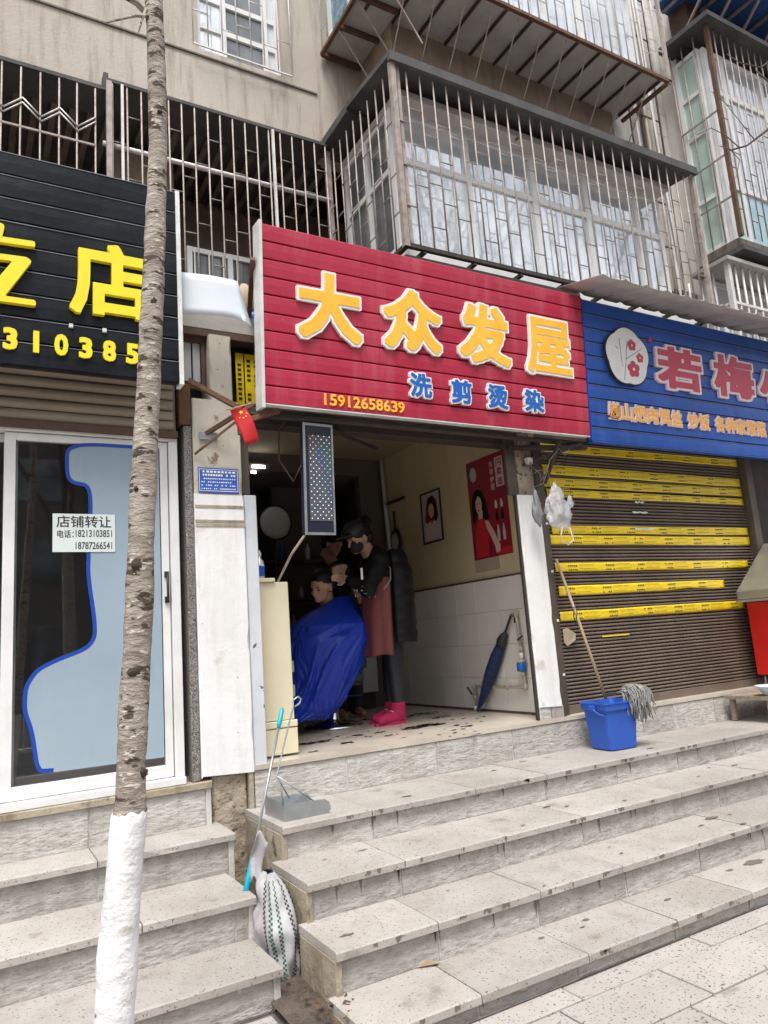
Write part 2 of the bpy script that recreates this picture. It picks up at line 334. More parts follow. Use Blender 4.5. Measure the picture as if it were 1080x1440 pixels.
_box_cache = {}
def block(name, m, parent, x0, x1, y0, y1, z0, z1, bevel=.003, rough=0., **kw):
    """one box piece, mesh shared between pieces of the same size"""
    key = (round(x1 - x0, 3), round(y1 - y0, 3), round(z1 - z0, 3), bevel, m.name, rough and random.randint(0, 3))
    c = Vector(((x0 + x1) / 2, (y0 + y1) / 2, (z0 + z1) / 2))
    me = _box_cache.get(key)
    if me is None:
        b = MB(); dx, dy, dz = (x1 - x0) / 2, (y1 - y0) / 2, (z1 - z0) / 2
        if rough:
            n = max(2, int((x1 - x0) / .07)); ring = [(-dy, -dz), (dy, -dz), (dy, dz), (-dy + .006, dz), (-dy, dz - .006)]
            vs = []; sd_ = random.random() * 50
            for i in range(n + 1):
                x = -dx + 2 * dx * i / n
                for k, (yy, zz) in enumerate(ring):
                    j = rough * mnoise.noise(Vector((x * 9 + sd_, k * 3.1, sd_))) if k >= 3 or k == 0 else 0
                    jj = max(0, mnoise.noise(Vector((x * 17 + sd_, 7.7, sd_))) - .42) * rough * 14 if k in (3, 4) else 0
                    vs.append((x, yy + (abs(j) * .7 + jj if k in (0, 4) else (abs(j) + jj if k == 3 else 0)), zz - (jj * .6 + abs(j) * .3 if k in (3, 4) else 0)))
            r_ = len(ring); fs = [[i * r_ + k, i * r_ + (k + 1) % r_, (i + 1) * r_ + (k + 1) % r_, (i + 1) * r_ + k] for i in range(n) for k in range(r_)]
            fs += [list(range(r_))[::-1], [n * r_ + k for k in range(r_)]]
            b.add(vs, fs); me = b.mesh(name, Vector((0, 0, 0)))
        else:
            b.box(-dx, dx, -dy, dy, -dz, dz); me = b.mesh(name, Vector((0, 0, 0)), bevel)
        me.materials.append(m); _box_cache[key] = me
    o = link(name, me, None, parent, c)
    return prop(o, **kw)

class Plane:
    """a flat board: origin o, unit axes u (right), v (up), n (out)"""
    def __init__(s, o, u, v): s.o = Vector(o); s.u = Vector(u).normalized(); s.v = Vector(v).normalized(); s.n = s.u.cross(s.v).normalized()
    def p(s, a, b, d=0.): return s.o + s.u * a + s.v * b + s.n * d
    def px(s, x, y):
        d = ray(x, y); t = (s.o - CAM).dot(s.n) / d.dot(s.n); q = CAM + d * t - s.o; return q.dot(s.u), q.dot(s.v)
    def box(s, mb, a0, a1, b0, b1, d0, d1):
        return mb.prism([s.p(a0, b0, d0), s.p(a1, b0, d0), s.p(a1, b1, d0), s.p(a0, b1, d0)], s.n * (d1 - d0))
    def poly(s, mb, pts, d0, d1): return mb.prism([s.p(a, b, d0) for a, b in pts], s.n * (d1 - d0))

_txt = {}
import numpy as np
def _outline(body):
    """boundary segments of plain lettering at size 1"""
    c = bpy.data.curves.new('lettering', 'FONT'); c.body = body; c.resolution_u = 3
    o = bpy.data.objects.new('lettering', c); COL.objects.link(o); bpy.context.view_layer.update()
    me = bpy.data.meshes.new_from_object(o.evaluated_get(bpy.context.evaluated_depsgraph_get()))
    bpy.data.objects.remove(o); bpy.data.curves.remove(c)
    cnt = {}; key = lambda v: (round(v.co.x, 4), round(v.co.y, 4))
    for p in me.polygons:
        vs = [key(me.vertices[i]) for i in p.vertices]
        for i in range(len(vs)):
            e = tuple(sorted((vs[i], vs[(i + 1) % len(vs)])));  cnt[e] = cnt.get(e, 0) + 1
    bpy.data.meshes.remove(me)
    return np.array([e for e, n_ in cnt.items() if n_ == 1 and e[0] != e[1]], float)
_ol = {}
def text_mesh(body, offset, thick):
    """lettering thickened by offset: level line of the distance to the letter outline, extruded"""
    k = (body, round(offset, 4))
    if k in _txt: return _txt[k]
    if body not in _ol:
        S = _outline(body); h = .0085; lo = S.reshape(-1, 2).min(0) - .14; hi = S.reshape(-1, 2).max(0) + .14
        gx = np.arange(lo[0], hi[0], h); gy = np.arange(lo[1], hi[1], h); X, Y = np.meshgrid(gx, gy)
        D = np.full(X.shape, 9.); ins = np.zeros(X.shape, bool)
        for (ax, ay), (bx_, by_) in S:
            dx, dy = bx_ - ax, by_ - ay; t = np.clip(((X - ax) * dx + (Y - ay) * dy) / (dx * dx + dy * dy), 0, 1)
            ex, ey = np.abs(X - ax - t * dx), np.abs(Y - ay - t * dy); D = np.minimum(D, (ex ** 10 + ey ** 10) ** .1)
            cr_ = ((ay > Y) != (by_ > Y)); ins ^= cr_ & (X < (bx_ - ax) * (Y - ay) / ((by_ - ay) or 1e-9) + ax)
        _ol[body] = (gx, gy, np.where(ins, -D, D))
    gx, gy, D = _ol[body]; V = D - offset; V[V == 0] = 1e-6
    ny, nx_ = V.shape; nxt = {}
    def ev(i, j, i2, j2):
        t = V[j, i] / (V[j, i] - V[j2, i2]); return (gx[i] + (gx[i2] - gx[i]) * t, gy[j] + (gy[j2] - gy[j]) * t)
    pos = {}
    sg = V < 0
    act = (sg[:-1, :-1] | sg[1:, :-1] | sg[:-1, 1:] | sg[1:, 1:]) & ~(sg[:-1, :-1] & sg[1:, :-1] & sg[:-1, 1:] & sg[1:, 1:])
    for j, i in zip(*np.nonzero(act)):
        i = int(i); j = int(j)
        cs = [(i, j), (i + 1, j), (i + 1, j + 1), (i, j + 1)]; si = [bool(sg[q[1], q[0]]) for q in cs]
        out = []
        for q in range(4):
            r_ = (q + 1) % 4
            if si[q] != si[r_]:
                e = (min(cs[q], cs[r_]), max(cs[q], cs[r_])); pos[e] = ev(*e[0], *e[1]); out.append((e, si[q]))
        # walk with the inside on the left
        ent = [e for e, s_ in out if not s_]; ext = [e for e, s_ in out if s_]
        if len(out) == 2: nxt[ext[0]] = ent[0]
        else:
            ed = [e for e, _ in out]
            for q in range(4):
                if out[q][1]: nxt[ed[q]] = ed[(q + 1) % 4]
    loops = []; todo = set(nxt)
    while todo:
        s0 = todo.pop(); lp = [s0]; c_ = nxt[s0]
        while c_ != s0 and c_ in todo: todo.discard(c_); lp.append(c_); c_ = nxt.get(c_)
        P = [pos[e] for e in lp]
        if len(P) < 5: continue
        out = [P[0]]                                                     # drop points on straight runs
        for q in range(1, len(P) - 1):
            a_, b_, c2 = out[-1], P[q], P[q + 1]
            ar = abs((b_[0] - a_[0]) * (c2[1] - a_[1]) - (b_[1] - a_[1]) * (c2[0] - a_[0]))
            if ar > 1.2e-5 or math.hypot(b_[0] - a_[0], b_[1] - a_[1]) > .3: out.append(b_)
        out.append(P[-1])
        if len(out) > 3: loops.append(out)
    cu = bpy.data.curves.new('lettering', 'CURVE'); cu.dimensions = '2D'; cu.fill_mode = 'BOTH'; cu.extrude = .01
    for lp in loops:
        sp = cu.splines.new('POLY'); sp.points.add(len(lp) - 1); sp.use_cyclic_u = True
        for q, p in enumerate(lp): sp.points[q].co = (p[0], p[1], 0, 1)
    o = bpy.data.objects.new('lettering', cu); COL.objects.link(o); bpy.context.view_layer.update()
    me = bpy.data.meshes.new_from_object(o.evaluated_get(bpy.context.evaluated_depsgraph_get()))
    bpy.data.objects.remove(o); bpy.data.curves.remove(cu)
    vs = [v.co.copy() for v in me.vertices]; fs = [list(p.vertices) for p in me.polygons]; bpy.data.meshes.remove(me)
    _txt[k] = (vs, fs); return vs, fs
def text_into(mb, body, pl, a0, a1, b0, b1, d0, d1, offset=0., ref=None):
    """lettering fitted into the rectangle a0..a1 x b0..b1 of a board; ref = offset the rectangle refers to"""
    vr, _ = text_mesh(body, offset if ref is None else ref, .01)
    x0 = min(v.x for v in vr); x1 = max(v.x for v in vr); y0 = min(v.y for v in vr); y1 = max(v.y for v in vr)
    vs, fs = text_mesh(body, offset, .01)
    sx = (a1 - a0) / (x1 - x0); sy = (b1 - b0) / (y1 - y0)
    mb.add([pl.p(a0 + (v.x - x0) * sx, b0 + (v.y - y0) * sy, d0 if v.z < 0 else d1) for v in vs], fs)
def fit(pl, L, Rr, T, B):
    return pl.px(*L)[0], pl.px(*Rr)[0], pl.px(*B)[1], pl.px(*T)[1]

# ================================================================ GROUND
g = MB(); g.box(-60, 60, -60, 40, -.3, -.03); g.build('ground', M['mortar_dark'], kind='structure')
g = MB(); g.box(-60, 60, -14, -3.0, -.03, -.012); g.build('road', M['road'], kind='structure')
pave = thing('pavement', None, None, (2, 1, -.02)); pave['kind'] = 'structure'
block('kerb', M['mortar'], pave, -30, 30, -3.0, -2.8, -.03, .0)
block('bed', M['mortar_dark'], pave, -30, 30, -2.8, 4.2, -.028, -.012)
# stone rows along the foot of the steps, then big slabs toward the street
rows = [(2.475, 2.60, .80), (2.19, 2.465, .565), (1.62, 2.18, .565), (1.05, 1.61, .565), (.48, 1.04, .565), (-.09, .47, .565)]
for r_, (ya, yb, wx) in enumerate(rows):
    x = -.6 + (.31 * r_) % wx
    x = {0: -.2, 1: -.197, 2: -.35}.get(r_, x)
    while x < 6.0:
        if not (x < 1.3 and r_ == 9): block('paving_stone', M['paving'], pave, x + .005, x + wx - .005, ya, yb, -.03, 0. + random.uniform(-.002, .002), bevel=.004)
        x += wx
for ya in (-2.79, -2.25, -1.71, -1.17, -.63):
    g = MB(); g.box(-6, 9, ya, ya + .52, -.03, 0.); g.build('paving_band', M['paving'], pave)
for xa, xb in ((-6, -.62), (6.05, 12)):
    g = MB(); g.box(xa, xb, -.09, 2.6, -.03, -.001); g.build('paving_band', M['paving'], pave)
for xa, xb in ((-.6, 1.15),):
    for k in range(3):
        block('paving_stone', M['paving'], pave, xa + k * .58, xa + k * .58 + .57, 2.61, 3.16, -.03, 0., bevel=.004)
# grit in the gap between the two flights
g = MB(); g.grid(lambda u, v: (1.14 + .3 * u, 2.6 + 1.7 * v, .015 + .05 * v + .04 * abs(mnoise.noise(Vector((u * 5, v * 9, 2))))), 10, 30)
g.build('dirt', M['dirt'], kind='structure')
# dead leaves and litter in the gap
g = MB()
for k in range(60):
    c = Vector((random.uniform(1.2, 1.37), random.uniform(2.75, 3.6), .07 + random.random() * .02)); a = random.random() * 6; s_ = random.uniform(.008, .025)
    g.add([c + Vector((math.cos(a + q) * s_ * (1 if q % 3.14 < .1 else .5), math.sin(a + q) * s_, random.uniform(0, .012))) for q in (0, 1.57, 3.14, 4.71)], [(0, 1, 2, 3)])
g.build('leaf_litter', M['leaf'], kind='stuff', label='dark dead leaves in the gap between the flights')

# ================================================================ STEPS
XR = 9.0
st = thing('stone_steps', 'wide grey stone steps up to the hair salon and the taped shutter', 'steps', (3.5, 3.4, 0))
LV = [(.817, 4.25, 1.475), (.58, 3.70, 1.42), (.42, 3.28, 1.365), (.255, 2.92, 1.325), (.09, 2.59, 1.29)]
for k in range(1, 5):                                                     # rough masonry inside each step
    z, y, xl = LV[k]; g = MB(); g.box(xl + .035, XR, y + .05, LV[k - 1][1] + .09, -.02, z - .036); g.build('core', M['mortar'], st)
g = MB(); g.box(1.5, XR, 4.285, 4.7, 0, .775); g.build('core', M['mortar'], st)
def joints(pts, z=None, y=None): return [(at('Z', z, *p) if z is not None else at('Y', y, *p))[0] for p in pts]
r7 = lambda x, y: (320 + x / 2.7, 1000 + y / 2.7)
r8 = lambda x, y: (680 + x / 2.7, 1000 + y / 2.7)
tj = {1: joints([r7(553, 375), r7(905, 285), r8(240, 238), r8(745, 125)], z=.58),
      2: joints([r7(668, 565), r7(1035, 465), r8(380, 400)], z=.42) ,
      3: joints([r7(797, 800), r8(212, 680), r8(540, 590), r8(1010, 435)], z=.255),
      4: joints([r7(955, 1070), r8(385, 915), r8(728, 790), r8(1012, 685)], z=.09)}
rj = {0: joints([r7(450, 160), r7(788, 105), r8(105, 60), r8(370, 40), (903, 1010), (948, 1005)], y=4.25),
      1: joints([r7(553, 450), r7(908, 350), r8(238, 300), r8(505, 220), r8(740, 190), r8(957, 130)], y=3.72),
      2: joints([r7(662, 640), r7(1037, 530), r8(62, 520), r8(378, 450), r8(658, 380), r8(895, 310)], y=3.30),
      3: joints([r7(800, 880), r8(210, 750), r8(545, 650), r8(825, 560), r8(1070, 490)], y=2.94),
      4: joints([r7(957, 1110), r8(360, 980), r8(730, 840), r8(1012, 730)], y=2.61)}
def fill(js, x0, x1, wd):
    out = [x0] + [j for j in js if j > x0 + .1]; k = 0
    while out[-1] + wd * 1.3 < x1: out.append(out[-1] + wd)
    return out + [x1]
for k in range(0, 5):
    z, y, xl = LV[k]
    # treads
    if k > 0:
        js = fill(tj[k], xl, XR, .84)
        for a, b in zip(js, js[1:]): block('tread_slab', M['tread'], st, a + .0025, b - .0025, y, LV[k - 1][1] - (.0 if k == 1 else .0) + .03, z - .034, z + random.uniform(-.0015, .0015), rough=.004)
    else:
        pass
    z0 = (LV[k + 1][0] if k < 4 else 0.) ; yr = y + (.025 if k else 0)
    js = fill(rj[k], xl + (.012 if k else 0), XR, .52)
    for i, (a, b) in enumerate(zip(js, js[1:])):
        block('riser_slab', M['riser'], st, a + .006, b - .006, yr + .001 + random.uniform(0, .004), yr + .028, z0 + .001, z - (.036 if k else .028), rough=.003)
    g = MB(); g.box(xl + .02, XR, yr + .009, yr + .04, z0 - .01, z - (.037 if k else .029)); g.build('joint_mortar', M['mortar'] if k % 2 else M['mortar'], st)
# side faces of the flight, next to the gap
for k in range(1, 5):
    z, y, xl = LV[k]; yb = LV[k - 1][1] + .0
    block('side_slab', M['side_stone'], st, xl - .0, xl + .03, y + .012, yb + .02, 0. if k > 1 else .02, z - .037, rough=.0)
block('side_slab', M['side_stone'], st, 1.446, 1.474, 4.251, 4.4, .2, .79)

ls = thing('stone_steps', 'narrower grey stone steps below the glass door behind the tree', 'steps', (-.5, 3.6, 0))
LL = [(.775, 4.25, 1.225), (.54, 3.96, 1.262), (.346, 3.53, 1.215), (.163, 3.165, 1.19)]
ltj = {1: joints([(135, 1207)], z=.54), 2: joints([(200, 1300)], z=.346), 3: []}
lrj = {0: joints([(125, 1165), (-90, 1195)], y=4.25), 1: joints([(138, 1250), (-80, 1290)], y=3.98), 2: joints([(330, 1240), (-120, 1400)], y=3.55), 3: []}
for k in range(0, 4):
    z, y, xl = LL[k]
    z0 = LL[k + 1][0] if k < 3 else 0.; yr = y + (.025 if k else 0)
    if k: 
        g = MB(); g.box(-4, xl - .035, y + .05, LL[k - 1][1] + .06, -.02, z - .036); g.build('core', M['mortar'], ls)
        js = sorted([xl] + [j for j in ltj[k]] + [-4 + .01 * k] + ([-.35, -1.4] if k > 1 else [-.8, -1.9]))
        for a, b in zip(js, js[1:]): block('tread_slab', M['tread'], ls, a + .0025, b - .0025, y, LL[k - 1][1] + .03, z - .034, z, rough=.004)
    js = sorted([xl - .035] + lrj[k] + [-4., -1.5 - .2 * k])
    for a, b in zip(js, js[1:]): block('riser_slab', M['riser'], ls, a + .005, b - .005, yr + .002, yr + .028, z0 + .001, z - .036, rough=.003)
    g = MB(); g.box(-4, xl - .03, yr + .009, yr + .04, z0 - .01, z - .037); g.build('joint_mortar', M['mortar'], ls)
    block('edge_slab', M['mortar'], ls, xl - .033, xl - .003, yr - .002, LL[k - 1][1] + .02 if k else 4.4, 0., z - .037)
block('sill', M['side_stone'], ls, -4, 1.225, 4.235, 4.42, .738, .775, rough=.003)

# ================================================================ APARTMENT BUILDING (structure of both floors)
ap = thing('apartment_building', 'old beige apartment block with caged balconies above the shop row', 'building', (2.5, 5.5, 0))
def wall(name, m, x0, x1, y0, y1, z0, z1, parent=None):
    g = MB(); g.box(x0, x1, y0, y1, z0, z1); return g.build(name, m, parent or ap)
Z2 = 6.02
# upper wall, with one window opening above the left grille
wx0, wx1, wz0 = 1.66, 2.46, 6.70
wall('wall', M['stucco'], .86, wx0, 5.5, 5.75, Z2 + .03, 11)
wall('wall', M['stucco'], -9, .86, 5.5, 5.75, 5.965, 11)
wall('wall', M['stucco'], wx1, 3.30, 5.5, 5.75, Z2 + .03, 11)
wall('wall', M['stucco'], wx0, wx1, 5.5, 5.75, Z2 + .03, wz0)
wall('wall', M['stucco'], wx0, wx1, 5.5, 5.75, wz0 + 1.5, 11)
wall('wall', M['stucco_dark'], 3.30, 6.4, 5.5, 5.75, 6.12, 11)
# string course and sill line
g = MB(); g.box(-9, 2.8, 5.485, 5.499, 6.62, 6.635); g.build('string_course', M['stucco_dark'], ap)
# dark eave strip under the upper wall: jogs down at the left
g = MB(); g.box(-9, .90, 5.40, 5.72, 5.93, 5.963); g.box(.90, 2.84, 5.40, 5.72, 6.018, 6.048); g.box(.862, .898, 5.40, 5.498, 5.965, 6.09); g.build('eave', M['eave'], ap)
# upper window
def window(parent, pl, a0, a1, b0, b1, mull=(), trans=(), fw=.045, pane=None, depth=.05, frame=None, d=0., name='window'):
    """frame of a window as one mesh and each pane as a sub-part"""
    g = MB(); xs = [a0] + list(mull) + [a1]; zs = [b0] + list(trans) + [b1]
    for i, x in enumerate(xs): 
        h = fw / 2; pl.box(g, x - h, x + h, b0 - h, b1 + h, d, d + depth)
    for x, x2 in zip(xs, xs[1:]):
        for z in zs: pl.box(g, x + fw / 2, x2 - fw / 2, z - fw / 2, z + fw / 2, d + .003, d + depth - .003)
    f = g.build(name, frame or M['white_frame'], parent)
    for i, (x, x2) in enumerate(zip(xs, xs[1:])):
        for j, (z, z2) in enumerate(zip(zs, zs[1:])):
            g = MB(); pl.box(g, x + fw / 2, x2 - fw / 2, z + fw / 2, z2 - fw / 2, d + depth * .4, d + depth * .4 + .006)
            pm = pane(i, j) if callable(pane) else (pane or M['pane']); g.build('pane', pm, f)
    return f
F = lambda y: Plane((0, y, 0), (1, 0, 0), (0, 0, 1))
window(ap, F(5.60), wx0 + .02, wx1 - .02, wz0 + .02, wz0 + 1.45, mull=(1.92, 2.32), trans=(7.0, 7.3), fw=.05, pane=lambda i, j: M['pane'] if i == 0 else (M['pane_dark'] if i == 1 else M['curtain']))
wall('inner_wall', M['in_dark'], wx0 - .1, wx1 + .1, 5.9, 5.95, 6.5, 8.3)
# first-floor loggia behind the left grille
wall('wall', M['tan_wall'], -9, 6.4, 6.75, 6.9, 3.6, 6.2)
wall('wall', M['tan_wall'], 1.05, 1.55, 6.0, 6.74, 3.6, 5.9)
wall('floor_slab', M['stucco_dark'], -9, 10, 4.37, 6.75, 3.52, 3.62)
wall('floor_slab', M['soffit'], -9, 2.86, 5.37, 5.6, 3.62, 3.72)
for k in range(22):                                                       # ribs of the sheet roof over the loggia
    x = .1 + k * .14
    block('roof_rib', M['stucco_dark'], ap, x, x + .05, 5.76, 6.74, 5.98, 6.015)
wall('loggia_ceiling', M['eave'], -9, 2.9, 5.71, 6.74, 6.03, 6.08)
# the balconies: two enclosed boxes, one above the other
def balcony_box(z0, z1, x0=3.29, x1=6.16, yf=4.88):
    wall('parapet', M['tan_wall'], x0, x1, yf, yf + .12, z0, z1)
    wall('parapet', M['tan_wall'], x0, x0 + .12, yf + .12, 5.5, z0, z1)
    wall('parapet', M['tan_wall'], x1 - .12, x1, yf + .12, 5.5, z0, z1)
balcony_box(6.12, 7.10)
wall('balcony_floor', M['soffit'], 2.90, 6.30, 4.30, 5.49, 7.09, 7.16)
for k in range(12):                                                       # iron brackets under the upper balcony
    x = 3.0 + k * .295
    block('bracket', M['iron'], ap, x, x + .022, 4.26, 4.87, 7.060, 7.088)
for k, y in enumerate((4.36, 4.72, 5.08, 5.44)):
    block('bracket', M['rust'], ap, 2.86, 3.28, y, y + .035, 7.036, 7.087)
for k in range(11):                                                       # thin stays from the soffit edge back to the parapet
    x = 3.15 + k * .295
    g = MB(); g.bar((x, 4.30, 7.05), (x + .02, 4.87, 6.32), .009); g.build('stay', M['bar'], ap)
for k, y in enumerate((4.40, 4.76, 5.12)):
    g = MB(); g.bar((2.88, y, 7.05), (3.28, y, 6.45), .011); g.build('stay', M['bar'], ap)
# dark eave of the lower balcony, also a corner piece at the left
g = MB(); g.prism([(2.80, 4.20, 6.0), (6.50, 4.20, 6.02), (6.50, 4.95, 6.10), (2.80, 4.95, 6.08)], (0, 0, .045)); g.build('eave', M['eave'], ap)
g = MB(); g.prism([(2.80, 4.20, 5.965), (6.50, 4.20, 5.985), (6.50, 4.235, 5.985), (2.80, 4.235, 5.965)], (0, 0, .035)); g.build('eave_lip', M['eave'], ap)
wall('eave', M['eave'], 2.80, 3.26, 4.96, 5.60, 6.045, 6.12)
wall('balcony_ceiling', M['soffit'], 3.0, 6.3, 4.42, 5.5, 5.88, 5.94)
wall('balcony_floor', M['white_frame'], 3.02, 6.3, 4.45, 5.5, 4.50, 4.58)
wall('balcony_floor', M['white_frame'], 2.96, 6.4, 4.40, 5.5, 4.36, 4.49)
wall('inner_wall', M['in_dark'], 3.2, 6.3, 5.42, 5.49, 4.58, 5.9)
# windows of the lower balcony: front and left side
PB = F(4.62)
lw = [PB.px(652, 230)[0], PB.px(745, 260)[0], PB.px(822, 300)[0], PB.px(895, 330)[0]]
window(ap, PB, 3.06, 6.28, 4.62, 5.86, mull=lw, trans=(5.42,), fw=.055, pane=lambda i, j: M['pane'])
SB = Plane((3.06, 5.5, 0), (0, -1, 0), (0, 0, 1))
window(ap, SB, .06, .84, 4.62, 5.86, mull=(.46,), trans=(5.36,), fw=.05, pane=lambda i, j: M['pane_dark'])
block('corner_post', M['white_frame'], ap, 3.0, 3.10, 4.575, 4.66, 4.58, 5.88)
# upper balcony windows
window(ap, F(4.55), 3.02, 6.22, 7.25, 8.9, mull=(3.9, 4.15, 4.9, 5.4), trans=(8.3,), fw=.055, pane=lambda i, j: M['pane'])
SU = Plane((3.0, 5.5, 0), (0, -1, 0), (0, 0, 1))
window(ap, SU, .06, .92, 7.18, 8.9, mull=(.46,), trans=(8.3,), fw=.05, pane=lambda i, j: M['pane_floral'])
wall('balcony_ceiling', M['soffit'], 2.9, 6.3, 4.3, 5.5, 8.95, 9.05)
wall('parapet', M['white_frame'], 2.98, 6.24, 4.36, 4.60, 7.162, 7.24)
# narrow wall right of the balconies, pale tiles
wall('wall', M['stucco_dark'], 6.4, 7.3, 5.02, 5.6, 3.6, 11)
TS = (6.42, 7.28)
for k in range(22):
    for i in range(3):
        x = TS[0] + i * .287
        block('wall_tile', M['tilewall'], ap, x + .002, x + .284, 5.0, 5.018, 4.2 + k * .3 + .002, 4.2 + k * .3 + .297, bevel=.002)
wall('parapet', M['tilewall'], 6.16, 6.42, 4.95, 5.02, 4.0, 11)
# ground-floor shell
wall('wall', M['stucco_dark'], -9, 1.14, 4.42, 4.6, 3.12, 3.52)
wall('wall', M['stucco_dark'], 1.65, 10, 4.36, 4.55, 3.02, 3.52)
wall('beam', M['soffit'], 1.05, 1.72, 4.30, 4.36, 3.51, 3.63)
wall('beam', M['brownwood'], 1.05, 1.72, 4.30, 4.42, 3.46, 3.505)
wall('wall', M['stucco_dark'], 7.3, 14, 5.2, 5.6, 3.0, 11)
# unseen roof and far ends keep the inside dark
wall('roof_slab', M['stucco_dark'], -9, 14, 5.6, 9, 8.9, 9.1)
wall('end_wall', M['iron'], 6.70, 10, 4.4, 4.6, .8, 3.02)
wall('back_wall', M['stucco_dark'], -9, 14, 8.9, 9.1, 0, 9)

# ================================================================ SHOP FRONT: pillars and doorway
block('pillar', M['plaster_rough'], ap, 1.235, 1.44, 4.275, 4.5, 0, .79, bevel=.01)
block('gap_wall', M['plaster_rough'], ap, 1.0, 1.46, 4.33, 4.42, 0, .8, bevel=0)
def worn_pillar(name, x0, x1, y0, y1, z0, z1, m, zb):
    """box whose vertical corners and lower end are chipped"""
    g = MB(); n = 44; ring = []
    for i in range(n + 1):
        z = z0 + (z1 - z0) * i / n; e = [max(0, mnoise.noise(Vector((z * 5.5 + s_, s_, 1))) - .1) * .03 for s_ in (3, 11)]
        zz = [z + (zb * mnoise.noise(Vector((k * 2.3, 1.1, 4))) if i == 0 else 0) for k in range(6)]
        ring += [(x0, y1, zz[0]), (x0, y0 + .006 + e[0], zz[1]), (x0 + .006 + e[0], y0, zz[2]), (x1 - .006 - e[1], y0, zz[3]), (x1, y0 + .006 + e[1], zz[4]), (x1, y1, zz[5])]
    fs = [(i * 6 + k, i * 6 + (k + 1) % 6, (i + 1) * 6 + (k + 1) % 6, (i + 1) * 6 + k) for i in range(n) for k in range(6)]
    fs += [tuple(range(6))[::-1], tuple(n * 6 + k for k in range(6))]
    g.add(ring, fs); return g.build(name, m, ap)
worn_pillar('pillar', 1.172, 1.48, 4.245, 4.50, .785, 2.42, M['white_paint'], .03)
worn_pillar('pillar', 1.176, 1.476, 4.252, 4.50, 2.415, 3.02, M['cream_paint'], .01)
worn_pillar('pillar', 1.30, 1.44, 4.262, 4.50, 3.015, 3.46, M['cream_paint'], .01)
for z in (2.335, 2.245, 2.22):
    block('tape_strip', M['side_stone'], ap, 1.175, 1.479, 4.241, 4.2445, z, z + .016, bevel=0)
worn_pillar('pillar', 3.665, 3.885, 4.245, 4.285, .90, 2.50, M['white_paint'], .02)
worn_pillar('pillar', 3.70, 3.86, 4.26, 4.30, 2.49, 3.02, M['plaster_rough'], .01)
for k, (a, b, mm) in enumerate(((3.665, 3.775, 'riser'), (3.78, 3.90, 'tread'))):
    block('base_stone', M[mm], ap, a, b, 4.252, 4.30, .812, .905, bevel=.005)
block('door_jamb', M['iron'], ap, 3.646, 3.663, 4.255, 4.285, .82, 2.50)
block('door_jamb', M['brown_metal'], ap, 3.60, 3.69, 4.262, 4.29, 2.501, 2.948)
block('door_jamb', M['brown_metal'], ap, 1.483, 1.545, 4.31, 4.42, 2.44, 2.92)
block('door_head', M['iron'], ap, 1.45, 3.70, 4.30, 4.42, 2.905, 3.02)
block('door_head', M['brown_metal'], ap, 1.45, 3.70, 4.22, 4.295, 2.95, 2.99)
block('door_panel', M['door_grey'], ap, 1.487, 1.565, 4.262, 4.32, .80, 2.425, bevel=.004)
# dark panels high between the two signs
block('shutter_panel', M['grey_panel'], ap, 1.155, 1.205, 4.345, 4.36, 3.16, 3.42)
block('shutter_panel', M['grey_panel'], ap, 1.215, 1.262, 4.345, 4.36, 3.16, 3.42)
g = MB(); p_ = F(4.33)
for a, b, c, d in ((1.145, 1.29, 3.42, 3.455), (1.145, 1.29, 3.11, 3.145), (1.265, 1.29, 3.145, 3.42)): p_.box(g, a, b, c, d, -.03, 0)
g.build('panel_frame', M['brownwood'], ap)
wall('recess', M['iron'], 1.10, 1.80, 4.47, 4.52, 3.0, 3.5)
for k, (a, b) in enumerate(((1.50, 1.552), (1.562, 1.70))):
    block('yellow_notice', M['tape'], ap, a, b, 4.36, 4.366, 3.03 + .03 * k, 3.40, bevel=0)
    g = MB(); pp = F(4.359)
    for q in range(9):
        z = 3.36 - q * .033
        for i in range(2 if k else 1):
            if random.random() < .75: pp.box(g, a + .012 + i * .05, a + .036 + i * .05, z - .018, z, 0, .001)
    g.build('print', M['ink'], ap, kind='stuff')

# salon room
rm = 'salon'
wall('shop_floor', M['floor_tile'], 1.45, 6.6, 4.246, 8.9, .789, .817)
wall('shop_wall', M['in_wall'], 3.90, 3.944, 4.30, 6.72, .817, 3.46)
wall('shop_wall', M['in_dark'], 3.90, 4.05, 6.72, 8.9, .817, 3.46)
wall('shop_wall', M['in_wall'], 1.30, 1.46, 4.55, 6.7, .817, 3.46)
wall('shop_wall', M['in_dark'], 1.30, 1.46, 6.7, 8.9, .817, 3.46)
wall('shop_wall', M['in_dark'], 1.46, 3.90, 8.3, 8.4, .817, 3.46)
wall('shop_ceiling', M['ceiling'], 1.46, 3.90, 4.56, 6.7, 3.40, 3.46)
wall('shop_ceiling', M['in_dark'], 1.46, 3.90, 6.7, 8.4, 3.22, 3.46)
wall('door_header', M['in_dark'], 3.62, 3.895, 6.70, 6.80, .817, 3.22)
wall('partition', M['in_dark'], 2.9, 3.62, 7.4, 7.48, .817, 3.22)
# white wall tiles up to shoulder height
yj = [at('X', 3.89, *p)[1] for p in ((738, 1002), (722, 1001))]
tw = .30; tz = .275
for r_ in range(4):
    y = 4.30
    while y < 6.70:
        y2 = min(y + tw, 6.70)
        block('wall_tile', M['in_tile'], ap, 3.888, 3.899, y + .0015, y2 - .0015, .822 + r_ * tz + .0015, .822 + (r_ + 1) * tz - .0015, bevel=.0015)
        y += tw
block('skirting', M['brown_metal'], ap, 3.880, 3.887, 4.30, 6.70, .818, .836, bevel=0)
block('tile_cap', M['brownwood'], ap, 3.882, 3.899, 4.30, 6.70, 1.923, 1.934, bevel=0)
